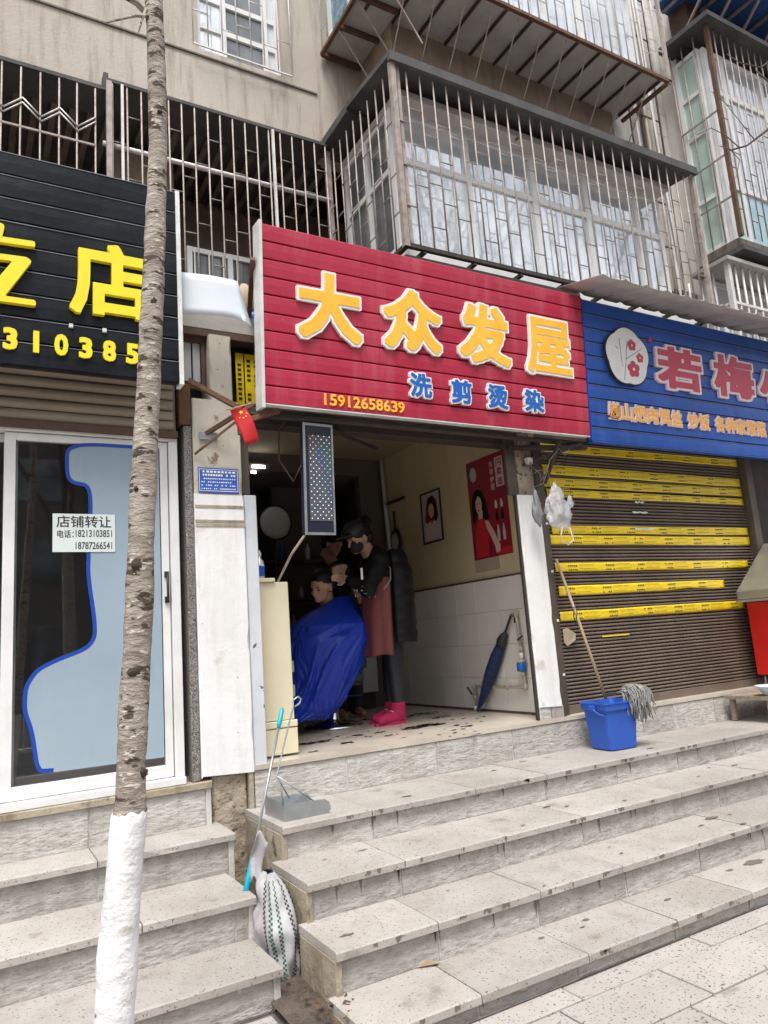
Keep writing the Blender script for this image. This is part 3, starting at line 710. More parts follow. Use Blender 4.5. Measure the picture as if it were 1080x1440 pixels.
# black hair clippings lying on the floor
g = MB()
def clump(cx, cy, r_, n):
    for _ in range(n):
        a = random.random() * 6.28; d = r_ * math.sqrt(random.random()); c = Vector((cx + d * math.cos(a) * 1.5, cy + d * math.sin(a), .8172 + random.random() * .004)); s_ = random.uniform(.006, .02); k = random.randint(5, 7); ph = random.random()
        g.add([c + Vector((math.cos(ph + 6.28 * q / k) * s_ * random.uniform(.4, 1.4) * 1.4, math.sin(ph + 6.28 * q / k) * s_ * random.uniform(.5, 1.2), random.random() * .004)) for q in range(k)], [tuple(range(k))])
for px_, py_, r_, n in ((435, 1046, .05, 24), (455, 1043, .05, 20), (490, 1045, .025, 12), (555, 1010, .03, 12), (580, 1024, .07, 55), (605, 1020, .08, 80), (640, 1021, .02, 6), (655, 1022, .03, 10), (620, 1009, .06, 26), (570, 1008, .06, 30), (598, 1004, .09, 40), (535, 1030, .03, 8), (500, 1035, .04, 10), (520, 1012, .06, 30), (680, 1008, .02, 5), (440, 1058, .02, 5)):
    q = at('Z', .817, px_, py_); clump(q.x, q.y, r_, n)
for _ in range(60):
    q = at('Z', .817, random.uniform(425, 680), random.uniform(1004, 1040)); clump(q.x, q.y, .01, 1)
g.build('hair_clippings', M['hair'], kind='stuff', label='cut black hair scattered on the salon floor')

# ================================================================ LEFT SHOP (closed, to let)
gs = thing('glass_shopfront', 'white framed sliding glass door of the vacant shop behind the tree', 'shopfront', (-.5, 4.32, .78))
PG = F(4.33)
def fbox(name, m, parent, a0, a1, b0, b1, y0, y1, bevel=.003, **kw): return block(name, m, parent, a0, a1, y0, y1, b0, b1, bevel=bevel, **kw)
fbox('door_frame', M['white_frame'], gs, -3.2, 1.085, .777, .815, 4.24, 4.40)
fbox('door_frame', M['white_frame'], gs, -3.2, 1.085, 2.742, 2.80, 4.27, 4.40)
fbox('door_frame', M['white_frame'], gs, 1.035, 1.085, .816, 2.741, 4.27, 4.40)
sl = []
for x0, x1, y in ((.165, 1.03, 4.31), (-1.1, .235, 4.36), (-2.4, -1.0, 4.31)):
    g = MB()
    for a, b, c, d in ((x0, x0 + .055, .82, 2.735), (x1 - .045, x1, .82, 2.735), (x0 + .055, x1 - .045, .82, .885), (x0 + .055, x1 - .045, 2.695, 2.735)): g.box(a, b, y - .018, y + .018, c, d)
    f = g.build('sliding_door', M['white_frame'], gs, bevel=.003)
    g = MB(); g.box(x0 + .055, x1 - .045, y - .003, y + .003, .885, 2.695); g.build('pane', M['glass'], f)
    if x0 > 0:
        g = MB(); g.tube([(x1 - .02, y - .02, 1.79), (x1 - .02, y - .05, 1.80), (x1 - .02, y - .05, 1.93), (x1 - .02, y - .02, 1.94)], .007, 8)
        g.box(x1 - .032, x1 - .008, y - .03, y - .018, 1.78, 1.815); g.box(x1 - .032, x1 - .008, y - .03, y - .018, 1.925, 1.96); g.build('handle', M['ink'], f)
# pale blue film with a deep blue border stuck inside the glass: outline measured from the photo
PF = F(4.2905)
ol = [(92, 620), (91, 668), (100, 681), (126, 685), (122, 770), (121, 810), (130, 870), (131, 895), (120, 910), (80, 925), (50, 940), (33, 965), (31, 1000), (42, 1030), (50, 1088), (75, 1086), (246, 1062), (245, 625)]
pts = [(min(.978, a), max(.90, b)) for a, b in (PF.px(*q) for q in ol)]
def smooth_poly(pts, it=3):
    """open line with rounded corners"""
    for _ in range(it):
        o = [pts[0]]
        for p, q in zip(pts, pts[1:]):
            o += [(p[0] * .8 + q[0] * .2, p[1] * .8 + q[1] * .2), (p[0] * .2 + q[0] * .8, p[1] * .2 + q[1] * .8)]
        pts = o + [pts[-1]]
    return pts
TRq = (.978, 0)
line = smooth_poly([(TRq[0], pts[0][1])] + pts[:16])
fr = thing('window_decal', 'pale blue decal with a wavy deep blue left edge on the vacant shop glass', 'decal', (.6, 4.29, .9))
g = MB(); PF.poly(g, line + [(.978, .93), (TRq[0], pts[0][1])], 0, .0006); g.build('film', M['film'], fr)
inn = []
for q in range(len(line)):
    a = Vector(line[max(q - 1, 0)]); b = Vector(line[min(q + 1, len(line) - 1)]); d = (b - a).normalized(); inn.append(tuple(Vector(line[q]) + Vector((-d.y, d.x)) * .021))
g = MB(); n = len(line)
g.add([PF.p(*p, .0012) for p in line] + [PF.p(*p, .0012) for p in inn], [(q, q + 1, n + q + 1, n + q) for q in range(n - 1)])
g.build('blue_edge', M['film_edge'], fr, solid=.0004)
nb = thing('paper_notice', 'white paper notice with black handwriting-style print on the shop glass', 'notice', (.56, 4.285, 2.07))
PN = F(4.2865); n0 = PN.px(74, 722); n1 = PN.px(162, 776)
g = MB(); PN.box(g, n0[0], n1[0], n1[1], n0[1], 0, .001); g.build('sheet', M['paper'], nb)
W_ = n1[0] - n0[0]; H_ = n0[1] - n1[1]
def nline(s, a0, a1, b0, b1, off=.012):
    g = MB(); text_into(g, s, PN, n0[0] + a0 * W_, n0[0] + a1 * W_, n1[1] + b0 * H_, n1[1] + b1 * H_, .001, .0018, off); g.build('print', M['ink'], nb, kind='stuff')
nline('店铺转让', .06, .94, .64, .95); nline('电话：', .07, .33, .37, .57); nline('18213103851', .36, .95, .39, .58); nline('18787266541', .36, .95, .07, .26)
# vacant shop interior
wall('shop_floor', M['shop_dark'], -9, 1.2, 4.43, 8.9, .70, .777)
wall('shop_wall', M['shop_dark'], -9, 1.25, 6.9, 7.0, .78, 3.5)
wall('shop_wall', M['shop_dark'], 1.09, 1.168, 4.42, 6.9, .78, 3.5)
wall('shop_ceiling', M['shop_dark'], -9, 1.08, 4.6, 6.9, 3.1, 3.2)
# roller shutter hood of the left shop
sh = thing('roller_shutter', 'tan slats of the rolled up shutter under the black sign', 'shutter', (-.5, 4.25, 2.75))
z = 2.80
for k, h in enumerate((.062, .058, .06, .058, .062)):
    g = MB(); n = 6
    prof = [(4.245 + .018 * (1 - math.sin(math.pi * q / n)), z + h * q / n) for q in range(n + 1)]
    g.prism([(-3.2, 4.28, z)] + [(-3.2, y, zz) for y, zz in prof] + [(-3.2, 4.28, z + h)], (4.26, 0, 0)); g.build('slat', M['shutter_box'], sh); z += h + .006
block('slat_bar', M['brownwood'], sh, -3.2, 1.085, 4.24, 4.30, 2.755, 2.797)
block('hood', M['shutter_box'], sh, -3.2, 1.085, 4.29, 4.42, 2.80, 3.12)
block('granite_strip', M['specked'], ap, 1.122, 1.168, 4.255, 4.42, .777, 2.84, bevel=.003)
block('rusty_post', M['rust'], ap, 1.095, 1.165, 4.24, 4.40, 2.845, 3.10, bevel=.003)

# ================================================================ SIGN BOARDS
def sign_board(name, label, x0, x1, zb, zt, yb, yt, nsl, m, trim, group=None):
    t = thing(name, label, 'sign', ((x0 + x1) / 2, yb, zb))
    pl = Plane((x0, yb, zb), (1, 0, 0), (0, yt - yb, zt - zb)); H = math.hypot(yt - yb, zt - zb); W = x1 - x0; h = H / nsl
    for k in range(nsl):
        b = k * h; prof = [(b + .001, -.03), (b + .001, .004), (b + .004, .012), (b + h * .5, .014), (b + h - .014, .013), (b + h - .009, .010), (b + h - .006, -.004), (b + h - .001, -.005), (b + h - .001, -.03)]
        g = MB(); nx = 8; vs = []
        for i in range(nx + 1):
            a = W * i / nx
            for j, (bb, d) in enumerate(prof):
                vs.append(pl.p(a, bb, d + (.0035 * mnoise.noise(Vector((a * 2.3, bb * 3, k))) if 1 < j < 6 else 0)))
        m_ = len(prof); fs = [(i * m_ + j, i * m_ + (j + 1) % m_, (i + 1) * m_ + (j + 1) % m_, (i + 1) * m_ + j) for i in range(nx) for j in range(m_)]
        fs += [tuple(range(m_)), tuple(nx * m_ + j for j in range(m_))]
        g.add(vs, fs); g.build('slat', m, t)
    if m is not M['red']:  # thin pale strips stand in for the highlight on each slat
        for k in range(nsl):
            g = MB(); pl.box(g, 0, W, k * h + h - .0125, k * h + h - .0095, .006, .0165); g.build('slat_highlight', M['lip_highlight'], t)
    g = MB(); pl.box(g, .002, W - .002, .002, H - .002, -.05, -.031); g.build('back_panel', M['iron'], t)
    if trim:
        g = MB(); pl.box(g, -.022, -.001, -.03, H + .01, -.09, .02) if trim == 'L' else pl.box(g, W + .001, W + .026, -.01, H, -.07, .018); g.build('side_trim', M['white_trim'], t)
        if trim == 'L':
            g = MB(); pl.box(g, 0, W, -.008, -.001, -.05, .014); g.build('bottom_trim', M['white_trim'], t)
    else:
        g = MB(); pl.box(g, -.006, -.001, 0, H, -.03, .018); pl.box(g, 0, W, -.012, -.001, -.05, .02); g.build('edge_trim', m, t)
    return t, pl
def glyph(t, pl, ch, box, layers, d=.013):
    """layers: (material, offset, thickness) from the back; box is the outline of the first layer"""
    a0, a1, b0, b1 = box; off0 = layers[0][1]; vr, _ = text_mesh(ch, off0, .01)
    x0 = min(v.x for v in vr); x1 = max(v.x for v in vr); y0 = min(v.y for v in vr); y1 = max(v.y for v in vr); sx = (a1 - a0) / (x1 - x0); sy = (b1 - b0) / (y1 - y0)
    c = None; dd = d
    if ch == '1':                                                          # keep the slim digit in proportion
        uc = (a0 + a1) / 2; hw = sy * (x1 - x0) / 2; a0 = uc - hw; a1 = uc + hw; sx = sy
    for i, (m, off, th) in enumerate(layers):
        vs, fs = text_mesh(ch, off, .01); g = MB()
        g.add([pl.p(a0 + (v.x - x0) * sx, b0 + (v.y - y0) * sy, dd if v.z < 0 else dd + th) for v in vs], fs)
        o = g.build('character' if i == 0 else 'face', m, t if i == 0 else c)
        if i == 0: c = o
        dd += th + .0006
    return c
r4 = lambda x, y: (340 + x / 2.16, 300 + y / 2.16)
rs, PR = sign_board('salon_sign', 'crimson slatted sign with yellow white-edged characters above the hair salon', 1.548, 4.245, 2.940, 4.092, 4.0, 3.92, 10, M['red'], 'L')
def bx(pl, f, L, Rr, T, B): return fit(pl, f(*L), f(*Rr), f(*T), f(*B))
for ch, L, Rr, T, B in (('大', (158, 300), (363, 380), (258, 183), (262, 398)), ('众', (416, 290), (602, 350), (505, 234), (510, 428)), ('发', (648, 395), (812, 430), (730, 278), (735, 468)), ('屋', (855, 470), (1000, 495), (925, 322), (925, 500))):
    glyph(rs, PR, ch, bx(PR, r4, L, Rr, T, B), [(M['white_print'], .07 if ch != '屋' else .062, .020), (M['amber'], .036 if ch != '屋' else .024, .003)], d=.014)
for ch, L, Rr, T, B in (('洗', (500, 530), (573, 545), (537, 487), (537, 566)), ('剪', (625, 545), (694, 560), (660, 507), (660, 585)), ('烫', (737, 565), (803, 575), (770, 522), (770, 600)), ('染', (848, 580), (912, 590), (880, 537), (880, 610))):
    glyph(rs, PR, ch, bx(PR, r4, L, Rr, T, B), [(M['white_print'], .085, .02), (M['blue_print'], .03, .003)], d=.014)
a0 = PR.px(*r4(238, 565))[0]; a1 = PR.px(*r4(492, 592))[0]; b1 = PR.px(*r4(248, 549))[1]; b0 = PR.px(*r4(248, 584))[1]
for i, ch in enumerate('15912658639'):
    wd = (a1 - a0) / 11; uc = a0 + wd * (i + .5); hw = .016 if ch == '1' else wd * .44
    glyph(rs, PR, ch, (uc - hw, uc + hw, b0, b1), [(M['amber'], .022, .006)], d=.014)

bs, PK = sign_board('black_shop_sign', 'black slatted sign with bright yellow characters over the vacant shop', -3.2, 1.035, 3.008, 4.216, 4.0, 4.0, 9, M['black'], 'R')
r1 = lambda x, y: (x / 2, y / 2); r3 = lambda x, y: (x / 3, 360 + y / 3)
glyph(bs, PK, '店', bx(PK, r1, (194, 800), (425, 850), (318, 700), (318, 902)), [(M['yellow'], .03, .03)], d=.014)
def blunt(poly, k=2):
    for _ in range(k):
        o = []
        for q, p in enumerate(poly):
            n_ = poly[(q + 1) % len(poly)]; L_ = math.hypot(n_[0] - p[0], n_[1] - p[1]); t = min(.3, .006 / max(L_, 1e-4)); o += [(p[0] + (n_[0] - p[0]) * t, p[1] + (n_[1] - p[1]) * t), (p[0] + (n_[0] - p[0]) * (1 - t), p[1] + (n_[1] - p[1]) * (1 - t))]
        poly = o
    return poly
pc = None
for poly in ([(-10, 318), (3, 320), (6, 324), (2, 340), (-12, 338)], [(-55, 330), (48, 345), (49, 353), (-55, 338)], [(-55, 355), (37, 367), (44, 373), (6, 421), (49, 427), (50, 435), (-55, 421), (-55, 412), (-21, 416.5), (17, 372.5), (-55, 363)]):
    g = MB(); PK.poly(g, blunt([PK.px(*q) for q in poly]), .014 + (.001 if len(poly) == 5 else 0), .044 + (.0008 if len(poly) == 5 else 0)); o = g.build('character' if pc is None else 'stroke', M['yellow'], bs if pc is None else pc); pc = pc or o
u3 = PK.px(*r3(14 * 3, 356))[0]; u5 = PK.px(*r3(185 * 3, 408))[0]; pit = (u5 - u3) / 5
for i, ch in enumerate('18213103851'):
    uc = u3 + pit * (i - 4); bt = PK.px(*r3(245, 336)); bb = PK.px(*r3(245, 425))
    hw = .022 if ch == '1' else .034
    glyph(bs, PK, ch, (uc - hw, uc + hw, bb[1], bt[1]), [(M['yellow'], .042, .012)], d=.014)
g = MB(); 
for a in (-.4, .1, .45, .62): PK.box(g, 3.2 + a, 3.2 + a + .02, .24, .26, -.001, .03)
g.build('fixing', M['white_trim'], bs, kind='stuff')

us, PU = sign_board('noodle_shop_sign', 'blue slatted sign with rose characters and a plum blossom disc at right', 4.262, 7.4, 2.905, 4.075, 4.0, 3.93, 10, M['blue'], None)
r5 = lambda x, y: (780 + x / 3.6, 380 + y / 3.6)
for ch, L, Rr, T, B in (('若', (495, 530), (738, 545), (617, 395), (617, 620)), ('梅', (780, 550), (998, 570), (888, 436), (888, 660)), ('小', (1012, 600), (1235, 640), (1130, 470), (1130, 705))):
    glyph(us, PU, ch, bx(PU, r5, L, Rr, T, B), [(M['pale_pink'], .085, .022), (M['pinkred'], .035, .004)], d=.014)
a0 = PU.px(*r5(255, 700))[0]; a1 = PU.px(*r5(1060, 820))[0]; bt = PU.px(*r5(287, 668))[1]; bb = PU.px(*r5(287, 760))[1]
srow = '巍山𤆵肉饵丝 炒饭 各种家常菜'; un = sum(.45 if c == ' ' else 1 for c in srow); wd = (a1 - a0) / un; a = a0
for ch in srow:
    if ch == ' ': a += wd * .45; continue
    glyph(us, PU, ch, (a + .002, a + wd - .004, bb, bt), [(M['pale_pink'], .07, .012), (M['orange_print'], .018 if ch != '巍' else .002, .003)], d=.014); a += wd
# plum-blossom disc of the blue sign
cx, cy = PU.px(*r5(350, 445)); rw = (PU.px(*r5(455, 460))[0] - PU.px(*r5(238, 400))[0]) / 2; rh = (PU.px(*r5(340, 300))[1] - PU.px(*r5(372, 590))[1]) / 2
def plum(s, off=0): return [(cx + s * rw * math.cos(t) * (1 + .09 * abs(math.cos(2.5 * (t + 2.2))) + off), cy + s * rh * math.sin(t) * (1 + .09 * abs(math.cos(2.5 * (t + 2.2))) + off)) for t in [2 * math.pi * i / 60 for i in range(60)]]
g = MB(); PU.poly(g, plum(.96), .014, .04); lg = g.build('logo_disc', M['ink'], us)
g = MB(); PU.poly(g, plum(.92), .0405, .044); g.build('logo_face', M['white_print'], lg)
def flower(fx, fy, r_):
    g = MB()
    for k in range(5):
        a = 6.283 * k / 5 + .4; PU.poly(g, [(cx + (fx + r_ * .62 * math.cos(a)) * rw + r_ * .48 * rw * math.cos(t), cy + (fy + r_ * .62 * math.sin(a)) * rh + r_ * .48 * rw * math.sin(t)) for t in [6.283 * q / 10 for q in range(10)]], .0445 + .0001 * k, .046 + .0001 * k)
    g.build('blossom', M['pinkred'], lg)
    g = MB(); PU.poly(g, [(cx + fx * rw + r_ * .22 * rw * math.cos(t), cy + fy * rh + r_ * .22 * rw * math.sin(t)) for t in [6.283 * q / 8 for q in range(8)]], .047, .0475); g.build('blossom_centre', M['pale_pink'], lg)
flower(.22, -.42, .27); flower(.22, .42, .19); flower(.56, .02, .16)
g = MB()
for a, b in (((-.25, -.85), (-.1, -.1)), ((-.1, -.1), (0, .55)), ((-.1, -.1), (.75, .4)), ((-.35, .6), (-.3, -.4)), ((-.55, .3), (-.45, .2)), ((-.05, .25), (.1, .6))):
    pa = Vector((cx + a[0] * rw, cy + a[1] * rh)); pb = Vector((cx + b[0] * rw, cy + b[1] * rh)); d = (pb - pa).normalized(); n_ = Vector((-d.y, d.x)) * .0028
    PU.poly(g, [tuple(pa + n_), tuple(pa - n_), tuple(pb - n_ * .5), tuple(pb + n_ * .5)], .0442, .0449)
g.build('branch_print', M['ink'], lg, kind='stuff')
g = MB()
for q in ((6, 0), (12, 8), (2, 9)):
    a, b = PU.px(*r5(462 + q[0], 352 + q[1])); PU.poly(g, [(a + .012 * math.cos(t), b + .012 * math.sin(t)) for t in [6.283 * k / 7 for k in range(7)]], .013, .03)
g.build('small_ornament', M['pinkred'], us)

# corrugated sheet roof over the blue sign
g = MB(); nx = 150
def cr(i, t):
    x = 4.10 + 3.5 * i / nx; h = .013 * math.cos(2 * math.pi * (x - 4.1) / .23) if True else 0
    h = .02 * max(0, math.cos(2 * math.pi * (x - 4.1) / .235)) ** 3
    return Vector((x, 3.99 - .47 * t, 4.150 - .115 * t + h))
g.grid(lambda u, v: cr(u * nx, v), nx, 3, smooth=True)
o = g.build('sheet_roof', M['roofing'], None, label='grey corrugated sheet roof jutting over the blue sign', cat='awning', solid=.003)

# bent white sheet of metal between the black and crimson signs
def msh(u, v):
    x = 1.07 + .36 * u; bulge = .014 * math.sin(u * 3.0) ** 2; z = 3.735 - .27 * v + .01 * u
    return Vector((x + .03 * v * u * u, 4.06 - bulge - .05 * v * u, z - (.0 if u < .8 else (u - .8) * .10 * v)))
g = MB(); g.grid(msh, 14, 6)
g.add([msh(1, 0), msh(1, 0) + Vector((.04, .08, -.12)), msh(1, 1) + Vector((.07, .10, .02)), msh(1, 1)], [(0, 1, 2, 3)])
g.build('sheet_metal', M['sheet'], None, label='bent white metal sheet bridging the gap between black and crimson signs', cat='metal sheet', solid=.002)
# rubbish on the ledge behind it
g = MB(); g.ball((1.62, 4.42, 3.80), (.09, .06, .12), 10, 8, lambda d, p: p * (1 + .35 * mnoise.noise(d * 2.5)))
g.build('rag_bundle', M['card'], label='crumpled beige bundle on the ledge behind the crimson sign', cat='bundle')
g = MB(); g.ball((1.66, 4.40, 3.68), (.08, .05, .05), 10, 8, lambda d, p: p * (1 + .35 * mnoise.noise(d * 3)))
g.build('cloth_bundle', M['blue_plastic'], label='small blue cloth bundle beside the crimson sign edge', cat='bundle')
# iron arms holding the crimson sign
sf = thing('sign_bracket', 'rusty iron arms holding the left edge of the crimson sign', 'bracket', (1.4, 4.2, 2.9))
for a, b, w_ in (((1.12, 4.12, 3.08), (1.42, 4.1, 2.93), .028), ((1.25, 4.235, 2.79), (1.50, 4.06, 2.95), .024), ((1.40, 4.1, 2.83), (1.66, 4.05, 2.92), .03), ((1.18, 4.236, 2.66), (1.42, 4.08, 2.86), .012), ((1.50, 3.96, 3.86), (1.60, 4.34, 3.66), .03), ((1.42, 4.1, 2.93), (1.42, 4.1, 2.76), .022), ((1.54, 3.97, 4.02), (1.63, 4.3, 3.60), .02)):
    g = MB(); g.bar(a, b, w_); g.build('arm', M['rust'], sf)
g = MB(); g.box(1.21, 1.32, 4.225, 4.243, 2.755, 2.80); g.build('wall_plate', M['galv'], sf)
g = MB(); g.tube([(1.5, 4.12, 2.90), (2.6, 4.1, 2.91), (4.3, 4.1, 2.90)], .018, 8); g.build('cross_bar', M['iron'], sf)
sb2 = thing('sign_bracket', 'dark iron brackets and wires between the crimson and blue signs', 'bracket', (3.95, 4.15, 2.8))
for a, b, w_ in (((3.6, 4.22, 2.86), (4.25, 4.05, 2.86), .035), ((3.95, 4.24, 2.6), (3.97, 4.05, 2.9), .025), ((3.75, 4.25, 2.74), (4.18, 4.03, 2.88), .022), ((3.83, 4.2, 2.55), (3.83, 4.2, 2.92), .03)):
    g = MB(); g.bar(a, b, w_); g.build('arm', M['iron'], sb2)
g = MB(); g.box(3.765, 3.83, 4.20, 4.235, 2.74, 2.79); g.build('junction_box', M['white_trim'], sb2)
random.seed(5)
for k in range(7):
    p = Vector((3.70 + random.random() * .1, 4.19, 2.5 + random.random() * .3)); ps = [p]
    for q in range(6): p = p + Vector((random.uniform(.0, .1), random.uniform(-.04, .02), random.uniform(-.09, .1))); ps.append(p)
    g = MB(); g.tube(ps, .0025, 4); g.build('wire', M['bar'] if k % 2 else M['iron'], sb2)

# enamel plaque on the white pillar
pq = thing('address_plaque', 'small blue enamel plaque of white text on the white pillar', 'plaque', (1.32, 4.24, 2.43))
PP = F(4.243)
g = MB(); PP.box(g, 1.198, 1.448, 2.428, 2.582, 0, .004); g.build('plate', M['plaque'], pq)
g = MB(); 
for a, b, c, d in ((1.203, 1.443, 2.570, 2.573), (1.203, 1.443, 2.437, 2.440), (1.203, 1.206, 2.44, 2.57), (1.440, 1.443, 2.44, 2.57)): PP.box(g, a, b, c, d, .0045, .005)
for r_, n in enumerate((9, 13, 16, 16, 16, 17)):
    z = 2.551 - r_ * .0205; x = 1.225 if r_ < 2 else 1.216
    for k in range(n):
        if random.random() < .86:
            ww = (1.432 - x) / n; PP.box(g, x + k * ww, x + k * ww + ww * random.uniform(.4, .8), z, z + (.012 if r_ < 2 else .007), .0045, .005)
g.build('lettering', M['white_print'], pq, kind='stuff')

# national-day flag hanging from the bracket
fl = thing('flag', 'small red flag with yellow stars hung on the white pillar bracket', 'flag', (1.42, 4.0, 2.9))
fo = Vector((1.33, 4.0, 2.875)); fu = Vector((.085, -.02, .032)); fv = Vector((.085, .0, -.20))
def flp(u, v, d=0): return fo + fu * u + fv * v + Vector((0, -d + .012 * math.sin(v * 5 + u * 2) , .012 * math.sin(v * 4)))
g = MB(); g.grid(lambda u, v: flp(u, v), 6, 10); g.build('cloth', M['flag'], fl, solid=.001)
def star(c, r_): return [(c[0] + r_ * (1 if k % 2 == 0 else .4) * math.sin(6.283 * k / 10), c[1] - r_ * .47 * (1 if k % 2 == 0 else .4) * math.cos(6.283 * k / 10)) for k in range(10)]
for c, r_ in (((.60, .17), .17), ((.36, .32), .06), ((.55, .36), .06), ((.74, .34), .06), ((.86, .26), .06)):
    g = MB(); g.add([flp(a, b, .004) for a, b in star(c, r_)], [tuple(range(10))]); g.build('star', M['yellow'], fl, solid=.0005)
g = MB(); g.tube([fo + Vector((-.02, 0, .0)), fo + fu + Vector((.05, 0, .02))], .004, 6); g.build('stick', M['wood'], fl)

# ================================================================ TAPED ROLLER SHUTTER
ts = thing('roller_shutter', 'brown closed roller shutter crossed by yellow tape strips', 'shutter', (5.25, 4.36, .82))
SX0, SX1 = 4.005, 6.60
z = .885; pitch = .0285; n = int((3.0 - z) / pitch)
prof = [(.024, 0), (.008, .002), (.001, .007), (0, .013), (.006, .0195), (.024, .0235)]
me_b = MB(); me_b.prism([(-(SX1 - SX0) / 2, y, zz) for y, zz in prof], (SX1 - SX0, 0, 0)); sm_ = me_b.mesh('slat', Vector((0, 0, 0))); sm_.materials.append(M['shutter'])
for k in range(n): link('slat', sm_, None, ts, ((SX0 + SX1) / 2, 4.340, z + k * pitch))
block('bottom_bar', M['shutter'], ts, SX0, SX1, 4.335, 4.375, .812, .882)
block('backing', M['iron'], ts, SX0, SX1, 4.366, 4.39, .815, 3.0, bevel=0)
for a, b in ((3.893, 3.945), (3.948, 4.0), (6.605, 6.70)): block('guide_rail', M['brown_metal'], ts, a, b, 4.27 if a != 3.948 else 4.30, 4.395, .81, 2.98)
for zc in (1.11, 1.52, 1.90, 2.28): 
    g = MB(); g.box(3.955, 3.985, 4.29, 4.2995, zc, zc + .018); g.build('rivet', M['white_trim'], ts)
tapes = [(2.89, 2.972), (2.692, 2.790), (2.594, 2.686), (2.512, 2.588), (2.214, 2.288), (2.119, 2.203), (1.902, 1.98), (1.717, 1.80), (1.520, 1.60)]
random.seed(11)
for k, (za, zb) in enumerate(tapes):
    zm = (za + zb) / 2; hh = (zb - za) * (.41 if k < 4 else .46); za, zb = zm - hh, zm + hh
    xe = (6.58, 6.58, 6.58, 6.58, 6.58, 6.58, 6.5, 6.1, 6.35)[k]; x0 = 4.03 + random.uniform(-.01, .03); ph = random.random() * 9
    sl_ = random.uniform(-.008, .008)
    def tp(u, v):
        x = x0 + (xe - x0) * u; z = za + (zb - za) * v + sl_ * (u - .5) + .005 * mnoise.noise(Vector((x * 1.7, ph, v))) + (.018 * max(0, 1 - abs(x - 5.6) / .35) * (1 - v) if k == 7 else 0)
        return Vector((x, 4.334 - .003 * abs(mnoise.noise(Vector((x * 6, v * 2, ph)))), z))
    g = MB(); g.grid(tp, 60, 4); o = g.build('tape_strip', M['tape'], ts, solid=.0008)
    g = MB(); x = 4.12 + random.random() * .15
    while x < xe - .15:
        for row in (.12, .62):
            for q in range(5):
                u = (x + q * .021 - x0) / (xe - x0); c = tp(u, row + .1); 
                g.box(c.x - .007, c.x + .006, 4.3325 - .004, 4.3325 - .0035, c.z - .0055, c.z + .0055) if random.random() < .9 else None
            g.box(x + .11, x + .11 + random.uniform(.15, .2), 4.3286, 4.329, tp((x - x0) / (xe - x0), row + .2).z, tp((x - x0) / (xe - x0), row + .2).z + .0022)
        x += random.uniform(.36, .42)
    g.build('print', M['ink'], o, kind='stuff')
g = MB(); g.box(4.47, 4.78, 4.336, 4.338, 1.372, 1.384); g.build('tape_scrap', M['tape'], ts)
g = MB(); q0 = at('Y', 4.33, 793, 898); g.prism([q0 + Vector(p) for p in ((0, 0, .07), (.05, 0, .08), (.12, -.01, .03), (.10, -.02, -.02), (.02, -.01, -.06), (.0, 0, -.03))], (0, .004, 0)); g.build('torn_card', M['card'], ts)
for a, b, c in ((4.98, 2.265, .28), (5.0, 2.41, .2), (5.05, 2.50, .12)):
    g = MB(); g.prism([(a + c * q / 6, 4.331, b + .010 * (1 if q % 2 else .4)) for q in range(7)] + [(a + c * q / 6, 4.331, b - .008 * (1 if q % 3 else .2)) for q in range(6, -1, -1)], (0, .001, 0)); g.build('paper_scrap', M['paper'], ts)

# ================================================================ SECURITY CAGES
_cy = {}
def rod(name, m, parent, a, b, r, n=6):
    """round bar between two points, mesh shared by length"""
    a = Vector(a); b = Vector(b); L_ = round((b - a).length, 3); key = (L_, r, m.name, n)
    me = _cy.get(key)
    if me is None:
        g = MB(); g.tube([(0, 0, 0), (0, 0, L_)], r, n); me = g.mesh(name, Vector((0, 0, 0))); me.materials.append(m); _cy[key] = me
    o = link(name, me, None, parent, a); o.rotation_mode = 'QUATERNION'; o.rotation_quaternion = (b - a).to_track_quat('Z', 'Y'); return o
def cage_face(t, p0, p1, z0, z1, sp, r, m, links=(), top=.0, rails=(), slope=0., skip_ends=False):
    p0 = Vector((*p0, 0)); p1 = Vector((*p1, 0)); D = p1 - p0; L_ = D.length; n = int(L_ / sp); d = D / n
    for i in range(n + 1):
        if skip_ends and i in (0, n): continue
        p = p0 + d * i; j = random.uniform(-.006, .006)
        rod('cage_bar', m, t, p + Vector((j, 0, z0)), p + Vector((j * .4, 0, round(z1 + slope * i / n, 3))), r)
    for i in range(n):                                                    # short staggered links between neighbouring bars
        for lz in links:
            z = lz[i % len(lz)]; p = p0 + d * i
            rod('cage_link', m, t, p + Vector((0, 0, z)), p + d + Vector((0, 0, z)), r * .8, 5)
    for z in rails: 
        g = MB(); g.bar(p0 + Vector((0, 0, z)), p1 + Vector((0, 0, z)), r * 2.2); g.build('cage_rail', m, t)
random.seed(3)
lc = thing('security_cage', 'lower balcony cage of beige bars above the crimson and blue signs', 'window cage', (4.6, 4.25, 4.40), 'balcony security cages')
cage_face(lc, (2.845, 4.25), (6.45, 4.25), 4.42, 5.95, .128, .0072, M['bar'], links=((4.75, 4.95, 4.62, 4.85), (5.1, 5.3, 5.0, 5.22), (5.48, 5.62, 5.42, 5.55)), slope=.03)
cage_face(lc, (2.845, 4.27), (2.845, 5.46), 4.42, 5.95, .13, .0072, M['bar'], links=((4.72, 4.92, 4.6), (5.05, 5.25, 5.15), (5.5, 5.62, 5.4)))
for a, b, w_ in (((2.84, 4.25, 4.39), (2.84, 4.25, 5.98), .045), ((2.90, 4.27, 4.40), (2.90, 4.27, 5.98), .03), ((2.845, 5.46, 4.4), (2.845, 5.46, 6.0), .045), ((6.46, 4.25, 4.4), (6.46, 4.25, 5.98), .04)):
    g = MB(); g.bar(a, b, w_); g.build('cage_post', M['bar'], lc)
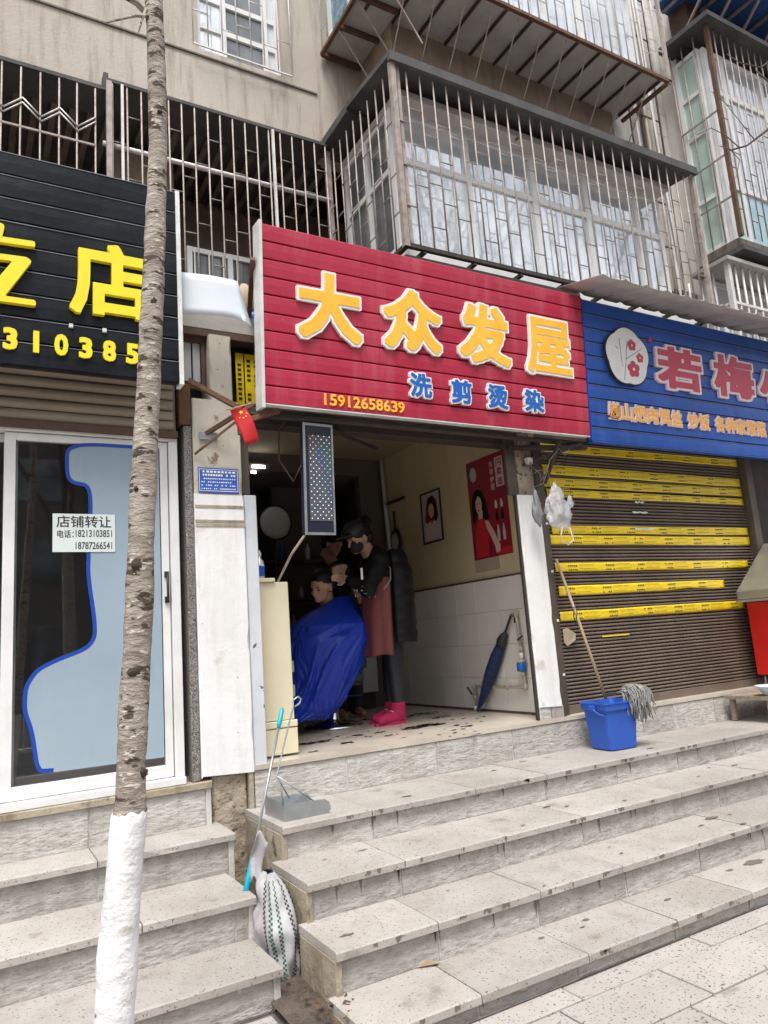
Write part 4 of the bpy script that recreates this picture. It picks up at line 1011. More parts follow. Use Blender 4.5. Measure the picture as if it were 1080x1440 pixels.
for a, b in (((2.82, 4.25, 4.405), (6.47, 4.25, 4.43)), ((2.82, 4.25, 4.30), (4.6, 4.25, 4.31)), ((2.845, 4.25, 4.405), (2.845, 5.47, 4.405)), ((6.46, 4.25, 4.42), (6.46, 5.0, 4.42))):
    g = MB(); g.bar(a, b, .035); g.build('cage_rail', M['iron'], lc)
for k in range(8):
    x = 3.0 + k * .48; g = MB(); g.bar((x, 4.24, 4.38), (x, 4.95, 4.38), .03); g.build('bracket', M['iron'], lc)
uc = thing('security_cage', 'upper balcony cage of white bars at the top of the picture', 'window cage', (4.6, 4.25, 7.04), 'balcony security cages')
cage_face(uc, (2.86, 4.25), (6.34, 4.25), 7.06, 8.8, .12, .0072, M['bar_white'], links=((7.4, 7.62, 7.3, 7.5), (7.9, 8.1, 7.8, 8.0)))
cage_face(uc, (2.86, 4.27), (2.86, 5.44), 7.06, 8.8, .125, .0072, M['bar_white'], links=((7.4, 7.62, 7.3), (7.9, 8.1, 7.8)))
for a, b, w_ in (((2.86, 4.25, 7.055), (6.36, 4.25, 7.055), .035), ((2.86, 4.25, 7.055), (2.86, 5.46, 7.055), .035), ((6.34, 4.25, 7.055), (6.34, 4.9, 7.055), .035), ((2.86, 4.25, 7.03), (2.86, 4.25, 8.8), .035), ((6.34, 4.25, 7.03), (6.34, 4.25, 8.8), .035)):
    g = MB(); g.bar(a, b, w_); g.build('cage_rail', M['rust'] if a[2] > 7.04 else M['bar'], uc)
lg_ = thing('security_cage', 'long row of loggia bars above the black sign left of the balcony', 'window cage', (1, 5.4, 3.9), 'balcony security cages')
cage_face(lg_, (.93, 5.41), (2.80, 5.41), 3.75, 6.015, .104, .0072, M['bar'], links=((4.35, 4.6, 4.2), (4.95, 5.2, 4.85), (5.5, 5.75, 5.35)))
cage_face(lg_, (-2.2, 5.41), (.80, 5.41), 3.75, 5.925, .128, .0072, M['bar'], rails=(5.42,))
for a, b, w_ in (((.90, 5.40, 3.75), (.90, 5.40, 6.01), .04), ((2.28, 5.39, 3.75), (2.28, 5.39, 6.01), .022), ((1.0, 5.39, 3.75), (1.0, 5.39, 6.01), .02)):
    g = MB(); g.bar(a, b, w_); g.build('cage_post', M['bar_white'] if w_ < .03 else M['bar'], lg_)
g = MB(); g.tube([(.86, 5.44, 5.48), (2.84, 5.44, 5.49)], .02, 8); g.build('clothes_pole', M['bar_white'], lg_)
for k in range(14):                                                       # zigzag ornament
    x = .80 - k * .128; s_ = 1 if k % 2 else -1
    for dz in (0, .04):
        rod('zigzag', M['bar_white'], lg_, (x, 5.40, 5.56 - s_ * .06 + dz), (x - .128, 5.40, 5.56 + s_ * .06 + dz), .0065, 5)
# upper window grille with bars on the beige wall
ug = thing('window_grille', 'thin bar grille on the window high above the loggia', 'window grille', (2.06, 5.45, 6.7))
cage_face(ug, (1.60, 5.42), (2.52, 5.42), 6.66, 8.1, .125, .006, M['bar_white'], links=((7.0, 7.3, 6.9),), rails=(6.66,))
# things in the loggia: small inner window
ig = thing('loggia_window', 'small barred white window deep in the loggia behind the signs', 'window', (1.8, 5.98, 4.6))
window(ig, F(5.98), 1.66, 2.40, 4.25, 5.02, mull=(2.03,), trans=(4.63,), fw=.045, pane=M['pane_dark'])
for k in range(6): rod('grille_bar', M['bar_white'], ig, (1.70 + k * .13, 5.92, 4.26), (1.70 + k * .13, 5.92, 5.0), .007)

# ---------------------------------------------------------------- neighbouring balcony at the right edge
rb = thing('apartment_building', 'neighbouring apartment block with an enclosed corner balcony at the right edge', 'building', (9, 5, 3))
W2 = lambda name, m, *a: wall(name, m, *a, parent=rb)
W2('wall', M['tilewall'], 7.28, 14, 4.75, 5.15, 4.0, 11)
W2('balcony_floor', M['stucco_dark'], 7.16, 13, 4.28, 4.72, 5.36, 5.47)
W2('balcony_floor', M['eave'], 7.12, 13, 4.22, 4.76, 5.30, 5.355)
X0 = 7.20
window(rb, F(4.42), X0 + .06, 12, 5.50, 7.9, mull=(7.55, 8.3, 9.0, 9.7, 10.5), trans=(6.2, 7.4), fw=.06, pane=lambda i, j: (M['pane_green'] if i == 0 else M['pane_blue']) if j == 0 else M['pane'])
window(rb, Plane((X0 + .02, 4.74, 0), (0, -1, 0), (0, 0, 1)), .03, .30, 5.50, 7.9, mull=(), trans=(6.1, 6.9, 7.4), fw=.05, pane=lambda i, j: M['pane_green'])
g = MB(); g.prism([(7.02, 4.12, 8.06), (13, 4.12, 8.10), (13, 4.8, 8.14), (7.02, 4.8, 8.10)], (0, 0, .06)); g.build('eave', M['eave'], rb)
W2('parapet', M['brownwood'], 7.25, 13, 4.5, 4.74, 8.2, 8.9)
for k in range(9):
    block('roof_beam', M['bar'], rb, 7.1 + k * .42, 7.13 + k * .42, 3.9, 4.72, 8.62, 8.66)
    g = MB(); g.bar((7.1 + k * .42, 3.95, 8.62), (7.15 + k * .42, 4.5, 8.2), .025); g.build('roof_beam', M['bar'], rb)
block('roof_beam', M['bar'], rb, 7.05, 12, 3.92, 3.96, 8.58, 8.615)
W2('sheet_roof', M['blue_roof'], 7.0, 12, 3.85, 4.74, 8.67, 8.70)
rc = thing('security_cage', 'rusty brown cage around the corner balcony at the right edge', 'window cage', (9, 4.25, 5.5), 'balcony security cages')
cage_face(rc, (7.145, 4.24), (10.4, 4.24), 5.48, 8.06, .125, .008, M['bar'], links=((5.8, 6.0, 5.7), (6.3, 6.5, 6.2), (6.9, 7.1, 6.8)))
cage_face(rc, (7.145, 4.26), (7.145, 4.74), 5.48, 8.06, .12, .008, M['bar'], rails=(5.95, 6.45, 7.0))
g = MB(); g.bar((7.145, 4.24, 5.46), (7.145, 4.24, 8.06), .045); g.build('cage_post', M['rust'], rc)
lc2 = thing('security_cage', 'short white-barred cage below the corner balcony at the right edge', 'window cage', (8, 4.3, 4.2), 'balcony security cages')
cage_face(lc2, (6.98, 4.35), (9.5, 4.35), 4.2, 5.16, .12, .013, M['bar_white'], rails=(4.72,))
cage_face(lc2, (6.98, 4.38), (6.98, 4.98), 4.2, 5.16, .14, .013, M['bar_white'], rails=(4.72,))
g = MB(); g.bar((6.98, 4.35, 4.2), (6.98, 4.35, 5.18), .05); g.build('cage_post', M['bar_white'], lc2)
W2('eave', M['roofing'], 6.9, 12, 4.28, 4.74, 5.17, 5.21)
window(rb, F(4.70), 7.05, 10, 4.1, 5.12, mull=(7.6, 8.2, 8.8), trans=(), fw=.06, pane=lambda i, j: M['pane'])
W2('wall', M['stucco_dark'], 6.9, 14, 4.95, 5.02, 3.6, 5.15)
# drain pipes and cables on the wall between the two blocks
random.seed(21)
pp_ = thing('drain_pipes', 'bundle of pale drain pipes and cables between the two blocks', 'pipes', (6.7, 4.9, 4.2))
for x, y, r_, mm, lean in ((6.62, 4.93, .022, 'bar_white', .02), (6.72, 4.92, .016, 'iron', .0), (6.80, 4.92, .024, 'pvc', -.03), (6.90, 4.90, .02, 'bar_white', .0), (7.0, 4.91, .012, 'iron', .04), (6.66, 4.88, .008, 'iron', -.06), (6.97, 4.86, .014, 'bar_white', -.25), (6.52, 4.93, .01, 'rust', .02)):
    ps = [(x + lean * q / 10 + .01 * mnoise.noise(Vector((x * 9, q, 1))), y, 4.05 + .6 * q) for q in range(11)]
    g = MB(); g.tube(ps, r_, 7); g.build('pipe', M[mm], pp_)
for k in range(10):
    block('pipe_clip', M['iron'], pp_, 6.60, 7.02, 4.895, 4.905, 4.5 + k * .55, 4.515 + k * .55, bevel=0)

# ================================================================ INTERIOR THINGS
# LED sign hanging in the doorway
ld = thing('led_sign', 'hanging LED sign board of small coloured bulbs in a dark case', 'led sign', (1.93, 4.1, 2.15))
PL = Plane((1.815, 4.10, 2.155), (.995, .03, 0), (.03, 0, 1)); LW, LH = .205, .715
g = MB(); PL.box(g, 0, LW, 0, LH, -.05, 0); g.build('case', M['led_body'], ld, bevel=.004)
g = MB(); PL.box(g, -.004, .012, -.004, LH + .004, .0005, .008); PL.box(g, LW - .008, LW + .004, -.004, LH + .004, .0005, .008); PL.box(g, .012, LW - .008, LH - .012, LH + .004, .0005, .008); PL.box(g, .012, LW - .008, -.004, .012, .0005, .008); g.build('rim', M['galv'], ld)
g = MB(); PL.box(g, .035, LW - .010, .085, LH - .075, .001, .004); g.build('matrix', M['led_face'], ld)
bm_ = {}
for c in 'wbgr':
    g = MB(); g.ball((0, 0, 0), (.0042, .003, .0042), 6, 4); me = g.mesh('bulb', Vector((0, 0, 0))); me.materials.append(M['bulb_' + c]); bm_[c] = me
for r_ in range(26):
    for c in range(4):
        a = .048 + c * .039 + (.019 if r_ % 2 else 0); b = .10 + r_ * .0215
        if a > LW - .015: continue
        dg = (b / LH * 1.1 - (1 - a / LW)) ; k = 'r' if b > .56 and a < .09 else ('b' if abs(dg - .32) < .14 and b > .25 else ('g' if a > .12 and .28 < b < .58 else 'w'))
        link('bulb', bm_[k], None, ld, PL.p(a, b, .005))
for a in (.05, .16):
    g = MB(); g.tube([PL.p(a, LH, -.02), PL.p(a + .01, LH + .05, -.02), (1.93, 4.12, 2.91)], .003, 5); g.build('hanging_wire', M['bar'], ld)
g = MB(); c0 = PL.p(0, .45, -.03); g.tube([c0, c0 + Vector((-.04, .05, -.1)), c0 + Vector((-.11, .1, .05)), c0 + Vector((-.1, .1, .25)), c0 + Vector((-.05, .05, .32))], .006, 6); g.build('cable', M['iron'], ld)
g = MB(); g.tube([PL.p(.01, 0, -.03), (1.80, 4.3, 2.06), (1.78, 4.6, 1.85), (1.73, 4.6, 1.72), (1.66, 4.6, 1.70), (1.63, 4.6, 1.78)], .008, 8)
g.build('cable', M['pvc'], ld)
# strut from the lintel
g = MB(); g.bar(tuple(PL.p(LW, LH - .02, -.02)), (2.85, 4.95, 3.0), .022); g.build('strut', M['iron'], label='thin dark strut running back from the LED sign', cat='strut')
# cream cabinet
cb = thing('cabinet', 'tall cream cabinet at the left of the salon door', 'cabinet', (1.73, 4.6, .817))
g = MB(); g.box(1.60, 1.815, 4.42, 4.80, 1.03, 1.895); g.build('body', M['cabinet'], cb, bevel=.006)
g = MB(); g.box(1.60, 1.826, 4.405, 4.42, .83, .985); g.box(1.60, 1.826, 4.40, 4.42, .99, 1.03); g.build('base_panel', M['cabinet'], cb, bevel=.004)
g = MB(); g.box(1.595, 1.72, 4.40, 4.80, 1.895, 1.92); g.build('top', M['cabinet'], cb, bevel=.004)
for zc in (1.17, 1.32): block('hinge', M['galv'], cb, 1.816, 1.832, 4.43, 4.46, zc, zc + .07)
# bottle with trigger on the cabinet
bt_ = thing('spray_bottle', 'small clear and blue spray bottle on top of the cream cabinet', 'bottle', (1.655, 4.5, 1.921))
g = MB(); g.lathe([(.0, 0), (.030, .0), (.032, .01), (.032, .09), (.026, .12), (.012, .14), (.012, .155), (0, .155)], (1.655, 4.5, 1.921), 14); g.build('body', M['pane'], bt_)
g = MB(); g.lathe([(.0331, .02), (.0331, .085)], (1.655, 4.5, 1.921), 14); g.build('print_band', M['blue_plastic'], bt_)
g = MB(); g.lathe([(.014, .15), (.015, .17), (.008, .19), (0, .19)], (1.655, 4.5, 1.921), 10); g.box(1.60, 1.66, 4.492, 4.508, 2.095, 2.11); g.tube([(1.62, 4.5, 2.095), (1.61, 4.5, 2.07)], .004, 5); g.build('trigger', M['white_trim'], bt_)
# lit tube in the back
tb = thing('tube_lamp', 'short lit tube lamp glowing in the dark back of the salon', 'lamp', at('Y', 6.6, 363, 657))
q = at('Y', 6.6, 363, 656); g = MB(); g.tube([q + Vector((-.06, 0, .0)), q + Vector((.07, 0, .0))], .014, 8); g.build('tube', M['tube_on'], tb)
g = MB(); g.box(q.x - .1, q.x + .12, 6.62, 6.66, q.z - .02, q.z + .04); g.build('holder', M['iron'], tb)
q2 = at('Y', 6.7, 356, 664); g = MB(); g.tube([q2 + Vector((-.02, 0, 0)), q2 + Vector((.03, 0, .0))], .012, 8); g.build('glow_starter', M['tube_on'], tb)
# round pale lamp (salon hood) on the back wall
q = at('Y', 6.9, 387, 735)
lp = thing('round_mirror', 'round pale disc mirror in the dim back of the salon', 'mirror', q)
rot = Matrix.Rotation(R(90), 4, 'X')
g = MB(); g.lathe([(0, .03), (.12, .028), (.165, .012), (.172, 0), (.165, -.02), (0, -.02)], q, 28, True, rot); g.build('disc', M['grey_panel'], lp)
g = MB(); g.lathe([(.172, .022), (.184, .0), (.172, -.022)], q, 28, True, rot); g.build('rim', M['iron'], lp)
g = MB(); g.tube([q + Vector((0, .03, -.15)), q + Vector((0, .05, -1.7))], .012, 8); g.build('stand', M['iron'], lp)
# back room furniture, dim
wk = thing('wall_shelf', 'dark shelf with bottles in the dim back of the salon', 'shelf', (2.9, 8.1, 1.6))
for z in (1.55, 1.95, 2.35): block('board', M['brownwood'], wk, 2.3, 3.5, 7.12, 7.38, z, z + .025)
for x in (2.32, 3.48): block('side_board', M['brownwood'], wk, x - .012, x + .012, 7.12, 7.38, .83, 2.6)
random.seed(9)
for k in range(11):
    x = 2.4 + k * .1; z = (1.575, 1.975, 2.375)[k % 3]; h = random.uniform(.12, .24); g = MB()
    c = (x, 7.2, z); g.lathe([(0, 0), (.026, 0), (.026, h * .7), (.01, h * .85), (.01, h), (0, h)], c, 9)
    g.build('bottle', M[('bowl', 'blue_plastic', 'card', 'grey_panel')[k % 4]], None, label='%s bottle, number %s from the left on the dim shelves behind the salon' % (('pale', 'blue', 'tan', 'grey')[k % 4], ('one', 'two', 'three', 'four', 'five', 'six', 'seven', 'eight', 'nine', 'ten', 'eleven')[k]), cat='bottle', group='bottles on the back shelf')
# posters on the right wall
PW = Plane((3.8985, 7.0, 0), (0, -1, 0), (0, 0, 1))                       # u runs toward the street
c1 = PW.px(655, 653); c2 = PW.px(724, 762)
po = thing('poster', 'maroon advertising poster of a dark-haired woman in red on the salon wall', 'poster', PW.p(c1[0], c2[1]))
a0, a1 = PW.px(655, 653)[0], PW.px(710, 633)[0]; b1 = PW.px(655, 653)[1]; b0 = PW.px(671, 788)[1]
a1 = a0 + .53; W_ = a1 - a0; H_ = b1 - b0
g = MB(); PW.box(g, a0, a1, b0, b1, .0005, .0015); g.build('sheet', M['poster_red'], po)
def pprint(name, m, pts, lvl): 
    g = MB(); PW.poly(g, [(a0 + x * W_, b0 + y * H_) for x, y in pts], .0016 + lvl * .0004, .0018 + lvl * .0004); return g.build(name, m, po)
def ell(cx, cy, rx, ry, n=20): return [(cx + rx * math.cos(6.283 * k / n), cy + ry * math.sin(6.283 * k / n)) for k in range(n)]
pprint('print_moon', M['poster_grey'], ell(.17, .86, .09, .075), 0)
pprint('print_hair', M['hair'], [(.05, .42), (.08, .62), (.14, .68), (.24, .71), (.36, .67), (.44, .57), (.50, .40), (.46, .33), (.40, .38), (.20, .45), (.10, .36)], 1)
pprint('print_neck', M['poster_skin'], [(.22, .36), (.32, .36), (.34, .48), (.22, .48)], 2)
pprint('print_face', M['poster_skin'], ell(.25, .54, .085, .095), 3)
pprint('print_hair', M['hair'], [(.15, .60), (.19, .66), (.30, .66), (.36, .56), (.31, .61), (.24, .635), (.19, .59)], 4)
pprint('print_dress', M['poster_bright'], [(.08, .02), (.08, .25), (.16, .36), (.24, .40), (.34, .40), (.42, .34), (.44, .22), (.40, .02)], 5)
pprint('print_arm', M['poster_skin'], [(.38, .37), (.46, .37), (.60, .24), (.72, .10), (.70, .04), (.60, .03), (.58, .10), (.50, .20), (.42, .28)], 6)
pprint('print_lips', M['poster_bright'], ell(.255, .485, .025, .008), 7)
for x in (.225, .285): pprint('print_eye', M['hair'], ell(x, .555, .014, .007), 7)
pprint('print_banner', M['poster_white'], [(.76, .66), (.96, .66), (.96, .95), (.76, .95)], 1)
def ptxt(s, x0, x1, y0, y1, m, lvl):
    g = MB(); text_into(g, s, PW, a0 + x0 * W_, a0 + x1 * W_, b0 + y0 * H_, b0 + y1 * H_, .0016 + lvl * .0004, .002 + lvl * .0004, .02); g.build('print', m, po, kind='stuff')
for i, ch in enumerate('闪柔造'): ptxt(ch, .79, .93, .86 - i * .093, .935 - i * .093, M['poster_red'], 2)
for i, ch in enumerate('头等护理'): ptxt(ch, .62, .71, .87 - i * .075, .93 - i * .075, M['poster_white'], 2)
pprint('print_strip', M['poster_bright'], [(.62, .01), (.98, .01), (.98, .07), (.62, .07)], 1)
for x in (.70, .84):
    for y0, y1, mm in ((.46, .54, 'poster_white'), (.34, .44, 'hair'), (.14, .30, 'poster_grey')): pprint('print_bottle', M[mm], [(x - .03, y0), (x + .03, y0), (x + .035, (y0 + y1) / 2), (x + .012, y1), (x - .012, y1), (x - .035, (y0 + y1) / 2)], 2)
g = MB(); PW.box(g, a0 + .0 * W_, a0 + .34, b0 - .11, b0 - .002, .0005, .0015); cp = g.build('caption_strip', M['card'], po)
# small framed portrait
q1 = PW.px(592, 697); q2 = PW.px(616, 680); q3 = PW.px(606, 763)
pf = thing('framed_portrait', 'small framed portrait print of a woman on the ochre salon wall', 'picture', PW.p(q1[0], q3[1]))
a0, b1, b0 = q1[0], q1[1], q3[1]; a1 = a0 + .33; W_ = a1 - a0; H_ = b1 - b0
g = MB(); PW.box(g, a0, a1, b0, b1, .0005, .004); g.build('sheet', M['poster_grey'], pf)
g = MB()
for p_ in ((a0 - .008, a0 + .008, b0 - .008, b1 + .008), (a1 - .008, a1 + .008, b0 - .008, b1 + .008), (a0 + .008, a1 - .008, b0 - .008, b0 + .008), (a0 + .008, a1 - .008, b1 - .008, b1 + .008)): PW.box(g, *p_, .001, .012)
g.build('frame', M['ink'], pf)
def pp2(name, m, pts, lvl):
    g = MB(); PW.poly(g, [(a0 + x * W_, b0 + y * H_) for x, y in pts], .0045 + lvl * .0004, .0047 + lvl * .0004); g.build(name, m, pf)
pp2('print_hair', M['poster_red'], [(.15, .42), (.2, .7), (.35, .9), (.6, .93), (.8, .8), (.85, .5), (.75, .4), (.3, .38)], 0)
pp2('print_hair', M['hair'], [(.3, .5), (.35, .85), (.6, .9), (.76, .75), (.8, .45), (.65, .4)], 1)
pp2('print_face', M['poster_skin'], ell(.5, .62, .15, .15), 2)
pp2('print_shirt', M['poster_white'], [(.1, .04), (.15, .3), (.38, .42), (.62, .42), (.85, .3), (.9, .04)], 1)
pp2('print_collar', M['poster_bright'], [(.36, .43), (.5, .36), (.64, .43), (.6, .46), (.5, .40), (.4, .46)], 3)
# coat hooks, hanging hand mirror, dryer pipe, holder
PX = PW
hk = thing('coat_hooks', 'dark coat hook rail high on the salon wall', 'hook rail', (3.88, 6.45, 2.9))
block('rail', M['iron'], hk, 3.878, 3.898, 6.25, 6.66, 2.885, 2.915)
for k in range(5):
    y = 6.30 + k * .08; g = MB(); g.tube([(3.878, y, 2.89), (3.84, y, 2.875), (3.83, y, 2.90)], .006, 6); g.build('hook', M['iron'], hk)
g = MB(); g.tube([(3.86, 6.62, 3.42), (3.865, 6.60, 2.8), (3.86, 6.55, 2.35), (3.87, 6.5, 1.95)], .022, 8); g.build('white_pipe', M['door_grey'], label='white pipe running down the corner of the ochre salon wall', cat='pipe')
q = at('X', 3.87, 557, 762)
hm = thing('hand_mirror', 'black framed hand mirror hanging beside the hairdresser', 'mirror', q)
r2 = Matrix.Rotation(R(90), 4, 'Y') @ Matrix.Diagonal((1.35, 1, 1, 1))
g = MB(); g.lathe([(0, -.012), (.09, -.012), (.105, 0), (.09, .012), (0, .012)], q, 20, True, r2); g.build('frame', M['ink'], hm)
g = MB(); g.lathe([(0, -.0135), (.07, -.0135)], q, 20, True, r2); g.build('glass_face', M['pane'], hm)
g = MB(); g.tube([q + Vector((0, 0, .12)), q + Vector((0, .0, .32))], .012, 8); g.build('handle', M['ink'], hm)
# water pipes with a blue meter on the tiled wall
pi = thing('water_pipe', 'aged water pipe with a blue meter on the tiled salon wall', 'pipe', (3.85, 4.8, .82))
def pt(x, y, X=3.855): return at('X', X, x, y)
A = [pt(727, 863), pt(733, 900), pt(737, 935), pt(739, 966)]
g = MB(); ps = [(3.855, 4.69, 1.60), (3.855, 4.645, 1.605), (3.855, 4.632, 1.56), (3.855, 4.622, 1.30)]; g.tube(ps, .013, 8); g.build('pipe', M['pvc'], pi)
g = MB(); ps = [(3.855, 4.618, 1.16), (3.855, 4.61, 1.05), (3.855, 4.63, 1.03), (3.855, 5.27, 1.025), (3.855, 5.29, 1.0), (3.855, 5.29, .86)]; g.tube(ps, .013, 8); g.build('pipe', M['pvc'], pi)
for c, r_ in (((3.855, 4.622, 1.42), .018), ((3.855, 4.62, 1.33), .02), ((3.855, 4.61, 1.035), .02), ((3.855, 4.84, 1.027), .018), ((3.855, 5.285, 1.02), .02), ((3.855, 5.29, .93), .02), ((3.855, 4.635, 1.60), .019)):
    g = MB(); g.ball(c, (r_, r_, r_ * 1.3), 8, 6); g.build('fitting', M['pvc'], pi)

g = MB(); g.tube([(3.85, 4.618, 1.30), (3.85, 4.618, 1.24)], .017, 8); g.build('coupling', M['white_trim'], pi)
g = MB(); g.tube([(3.85, 4.617, 1.155), (3.85, 4.617, 1.13)], .014, 8); g.build('coupling', M['white_trim'], pi)
g = MB(); g.lathe([(0, 0), (.034, 0), (.038, .008), (.038, .06), (.032, .068), (0, .068)], (3.84, 4.617, 1.155), 16); g.build('meter_body', M['meter'], pi)
g = MB(); g.lathe([(.0, .0685), (.034, .0685), (.036, .085), (0, .09)], (3.84, 4.617, 1.155), 16); g.build('meter_cap', M['pvc'], pi)
g = MB(); g.bar((3.83, 4.62, 1.40), (3.83, 4.56, 1.43), .012); g.bar((3.83, 5.30, .96), (3.83, 5.36, 1.02), .012); g.build('valve_handle', M['iron'], pi)
# hose drip marks and spout
g = MB(); g.tube([(3.85, 5.29, .86), (3.84, 5.29, .825)], .011, 8); g.build('spout', M['white_trim'], pi)
# folded umbrella
a = Vector((3.80, 5.20, .820)); b = Vector((3.855, 4.70, 1.60)); dv = (b - a)
um = thing('umbrella', 'closed navy umbrella with thin check lines leaning on the white tiles', 'umbrella', a)
def up_(t): return a + dv * t
Lr = [(0, .004), (.03, .008), (.12, .024), (.28, .042), (.45, .050), (.6, .047), (.68, .040), (.70, .034)]
g = MB(); pts = [up_(t) for t, r_ in Lr]
g.tube(pts, [r_ for t, r_ in Lr], 20, True, True, noise=.22, nscale=28); g.build('canopy', M['umb'], um)
g = MB()
q_ = dv.normalized().to_track_quat('Z', 'Y')
for k in range(16):
    an = 6.283 * k / 16; ps = []
    for t, r_ in Lr[1:-1]: ps.append(up_(t) + q_ @ Vector((math.cos(an + t * .8), math.sin(an + t * .8), 0)) * (r_ * 1.04 + .0015))
    g.tube(ps, .0013, 4, cap=False)
for t in (.15, .22, .29, .36, .43, .5, .57, .64):
    rr = [r_ for tt, r_ in Lr if tt >= t][0]; ps = [up_(t + .012 * (k % 2)) + q_ @ Vector((math.cos(6.283 * k / 16), math.sin(6.283 * k / 16), 0)) * (rr * 1.05 + .001) for k in range(17)]; g.tube(ps, .0013, 4, cap=False)
g.build('check_lines', M['umb_line'], um, kind='stuff')
g = MB(); pts = [up_(t) for t in (.69, .72, .75, .80, .83)]; g.tube(pts, [.040, .046, .044, .034, .012], 14, True, True, noise=.25, nscale=30); g.build('frill', M['ink'], um)
g = MB(); h = up_(.97); g.tube([up_(.80), up_(.92), h, h + Vector((0, -.015, .025)), h + Vector((0, -.045, .03)), h + Vector((0, -.062, .01)), h + Vector((0, -.058, -.04))], .010, 8); g.build('handle', M['ink'], um)

# ================================================================ PEOPLE IN THE SALON
def fuse(mb, name, m, parent, voxel=.008, smooth=4, **kw):
    """overlapping tapered limbs fused into one continuous surface"""
    o = mb.build(name, m, parent)
    md = o.modifiers.new('r', 'REMESH'); md.mode = 'VOXEL'; md.voxel_size = voxel; md.use_smooth_shade = True
    if smooth: sm = o.modifiers.new('s', 'SMOOTH'); sm.iterations = smooth; sm.factor = .5
    bpy.context.view_layer.update()
    me = bpy.data.meshes.new_from_object(o.evaluated_get(bpy.context.evaluated_depsgraph_get()))
    o.modifiers.clear(); o.data = me
    if not me.materials: me.materials.append(m)
    return prop(o, **kw)
def limb(mb, *pr, n=12):
    """pr = (point, radius) pairs; tapered tube with round joints"""
    mb.tube([p for p, r_ in pr], [r_ for p, r_ in pr], n)
    for p, r_ in pr: mb.ball(p, r_ * 1.0, 12, 8)
class Head:
    def __init__(s, c, fwd, roll=0., sc=1.):
        s.c = Vector(c); s.f = Vector(fwd).normalized(); s.l = Vector((0, 0, 1)).cross(s.f).normalized(); s.u = s.f.cross(s.l); s.s = sc
        if roll: q = Matrix.Rotation(roll, 3, s.f); s.l = q @ s.l; s.u = q @ s.u
    def p(s, f, l, u): return s.c + (s.f * f + s.l * l + s.u * u) * s.s
    def ball(s, mb, f, l, u, rf, rl, ru, n=16, m_=12, fn=None):
        M3 = Matrix((s.f, s.l, s.u)).transposed()
        def g_(d, p):
            q = Vector((d.x * rf, d.y * rl, d.z * ru))
            if fn: q = fn(d, q)
            return (M3 @ q) * s.s
        mb.ball(s.p(f, l, u), 1, n, m_, g_)
    def skull(s, mb):
        s.ball(mb, -.012, 0, .025, .094, .075, .088); s.ball(mb, .026, 0, -.045, .058, .056, .068); s.ball(mb, .060, 0, -.088, .026, .030, .022)
        s.ball(mb, .070, 0, .010, .022, .052, .012)                       # brow
        mb.tube([s.p(.082, 0, .004), s.p(.098, 0, -.028), s.p(.102, 0, -.036), s.p(.084, 0, -.042)], [.008 * s.s, .012 * s.s, .013 * s.s, .009 * s.s], 8)
        s.ball(mb, .082, 0, -.062, .010, .024, .006); s.ball(mb, .080, 0, -.072, .010, .020, .006)
        for k in (-1, 1): s.ball(mb, -.008, k * .077, -.018, .017, .008, .030); s.ball(mb, .052, k * .036, -.035, .022, .022, .018)
        mb.tube([s.p(-.03, 0, -.06), s.p(-.045, 0, -.16)], [.052 * s.s, .056 * s.s], 12)
    def eyes(s, t, par):
        for k in (-1, 1):
            g = MB(); s.ball(g, .080, k * .031, -.008, .008, .013, .0045, 8, 6); g.build('eye', M['hair'], par)
            g = MB(); s.ball(g, .083, k * .031, .012, .007, .018, .003, 8, 6); g.build('eyebrow', M['hair'], par)
def hand(mb, wrist, direc, side_, normal, curl=.5, sc=1.):
    """palm, four unequal bent fingers and a thumb leaving the side of the palm"""
    w_ = Vector(wrist); d = Vector(direc).normalized(); s_ = Vector(side_); s_ = (s_ - d * s_.dot(d)).normalized(); n_ = d.cross(s_) * (1 if Vector(normal).dot(d.cross(s_)) > 0 else -1)
    for k in range(4):
        off = (-.028 + .019 * k) * sc; base = w_ + d * (.075 * sc) + s_ * off
        mb.tube([w_ + s_ * off * .6, base], [.014 * sc, .012 * sc], 8)
        L_ = (.060, .072, .068, .052)[k] * sc; a = curl; p = base; ps = [p]
        for q in range(3): a += curl * .6; p = p + (d * math.cos(a) - n_ * math.sin(a)) * L_ * (.45, .32, .23)[q]; ps.append(p)
        mb.tube(ps, [.0095 * sc, .009 * sc, .0082 * sc, .0068 * sc], 8)
    b = w_ + d * .02 * sc - s_ * .03 * sc; mb.tube([b, b + (d * .7 - s_ * .8).normalized() * .035 * sc, b + (d * .9 - s_ * .45 - n_ * .3).normalized() * .066 * sc], [.014 * sc, .011 * sc, .009 * sc], 8)
def pp(x, y, Y): return at('Y', Y, x, y)
# --- hairdresser
YW = 5.28
wm = thing('person', 'hairdresser in black jacket, cap, rose apron and pink boots bending to the customer', 'person', (pp(552, 1010, 5.2).x, 5.28, .818))
hc = pp(503, 756, YW - .02); H1 = Head(hc, (-.93, -.12, -.36), 0, 1.1)
g = MB(); H1.skull(g)
nb_ = pp(524, 779, YW); pel = pp(551, 872, YW); ch = pp(538, 806, YW)
limb(g, (pel, .125), (pp(549, 845, YW), .11), (ch, .125), (nb_, .075)); limb(g, (nb_, .06), (H1.p(-.035, 0, -.10), .05))
sh1 = pp(532, 790, YW - .15); el1 = pp(517, 828, YW - .20); wr1 = pp(487, 814, YW - .08)
sh2 = pp(527, 786, YW + .15); el2 = pp(503, 812, YW + .24); wr2 = pp(484, 797, YW + .12)
for a_, b_, c_ in ((sh1, el1, wr1), (sh2, el2, wr2)):
    limb(g, (ch + Vector((0, 0, .04)), .09), (a_, .06), (b_, .042), (c_, .027)); 
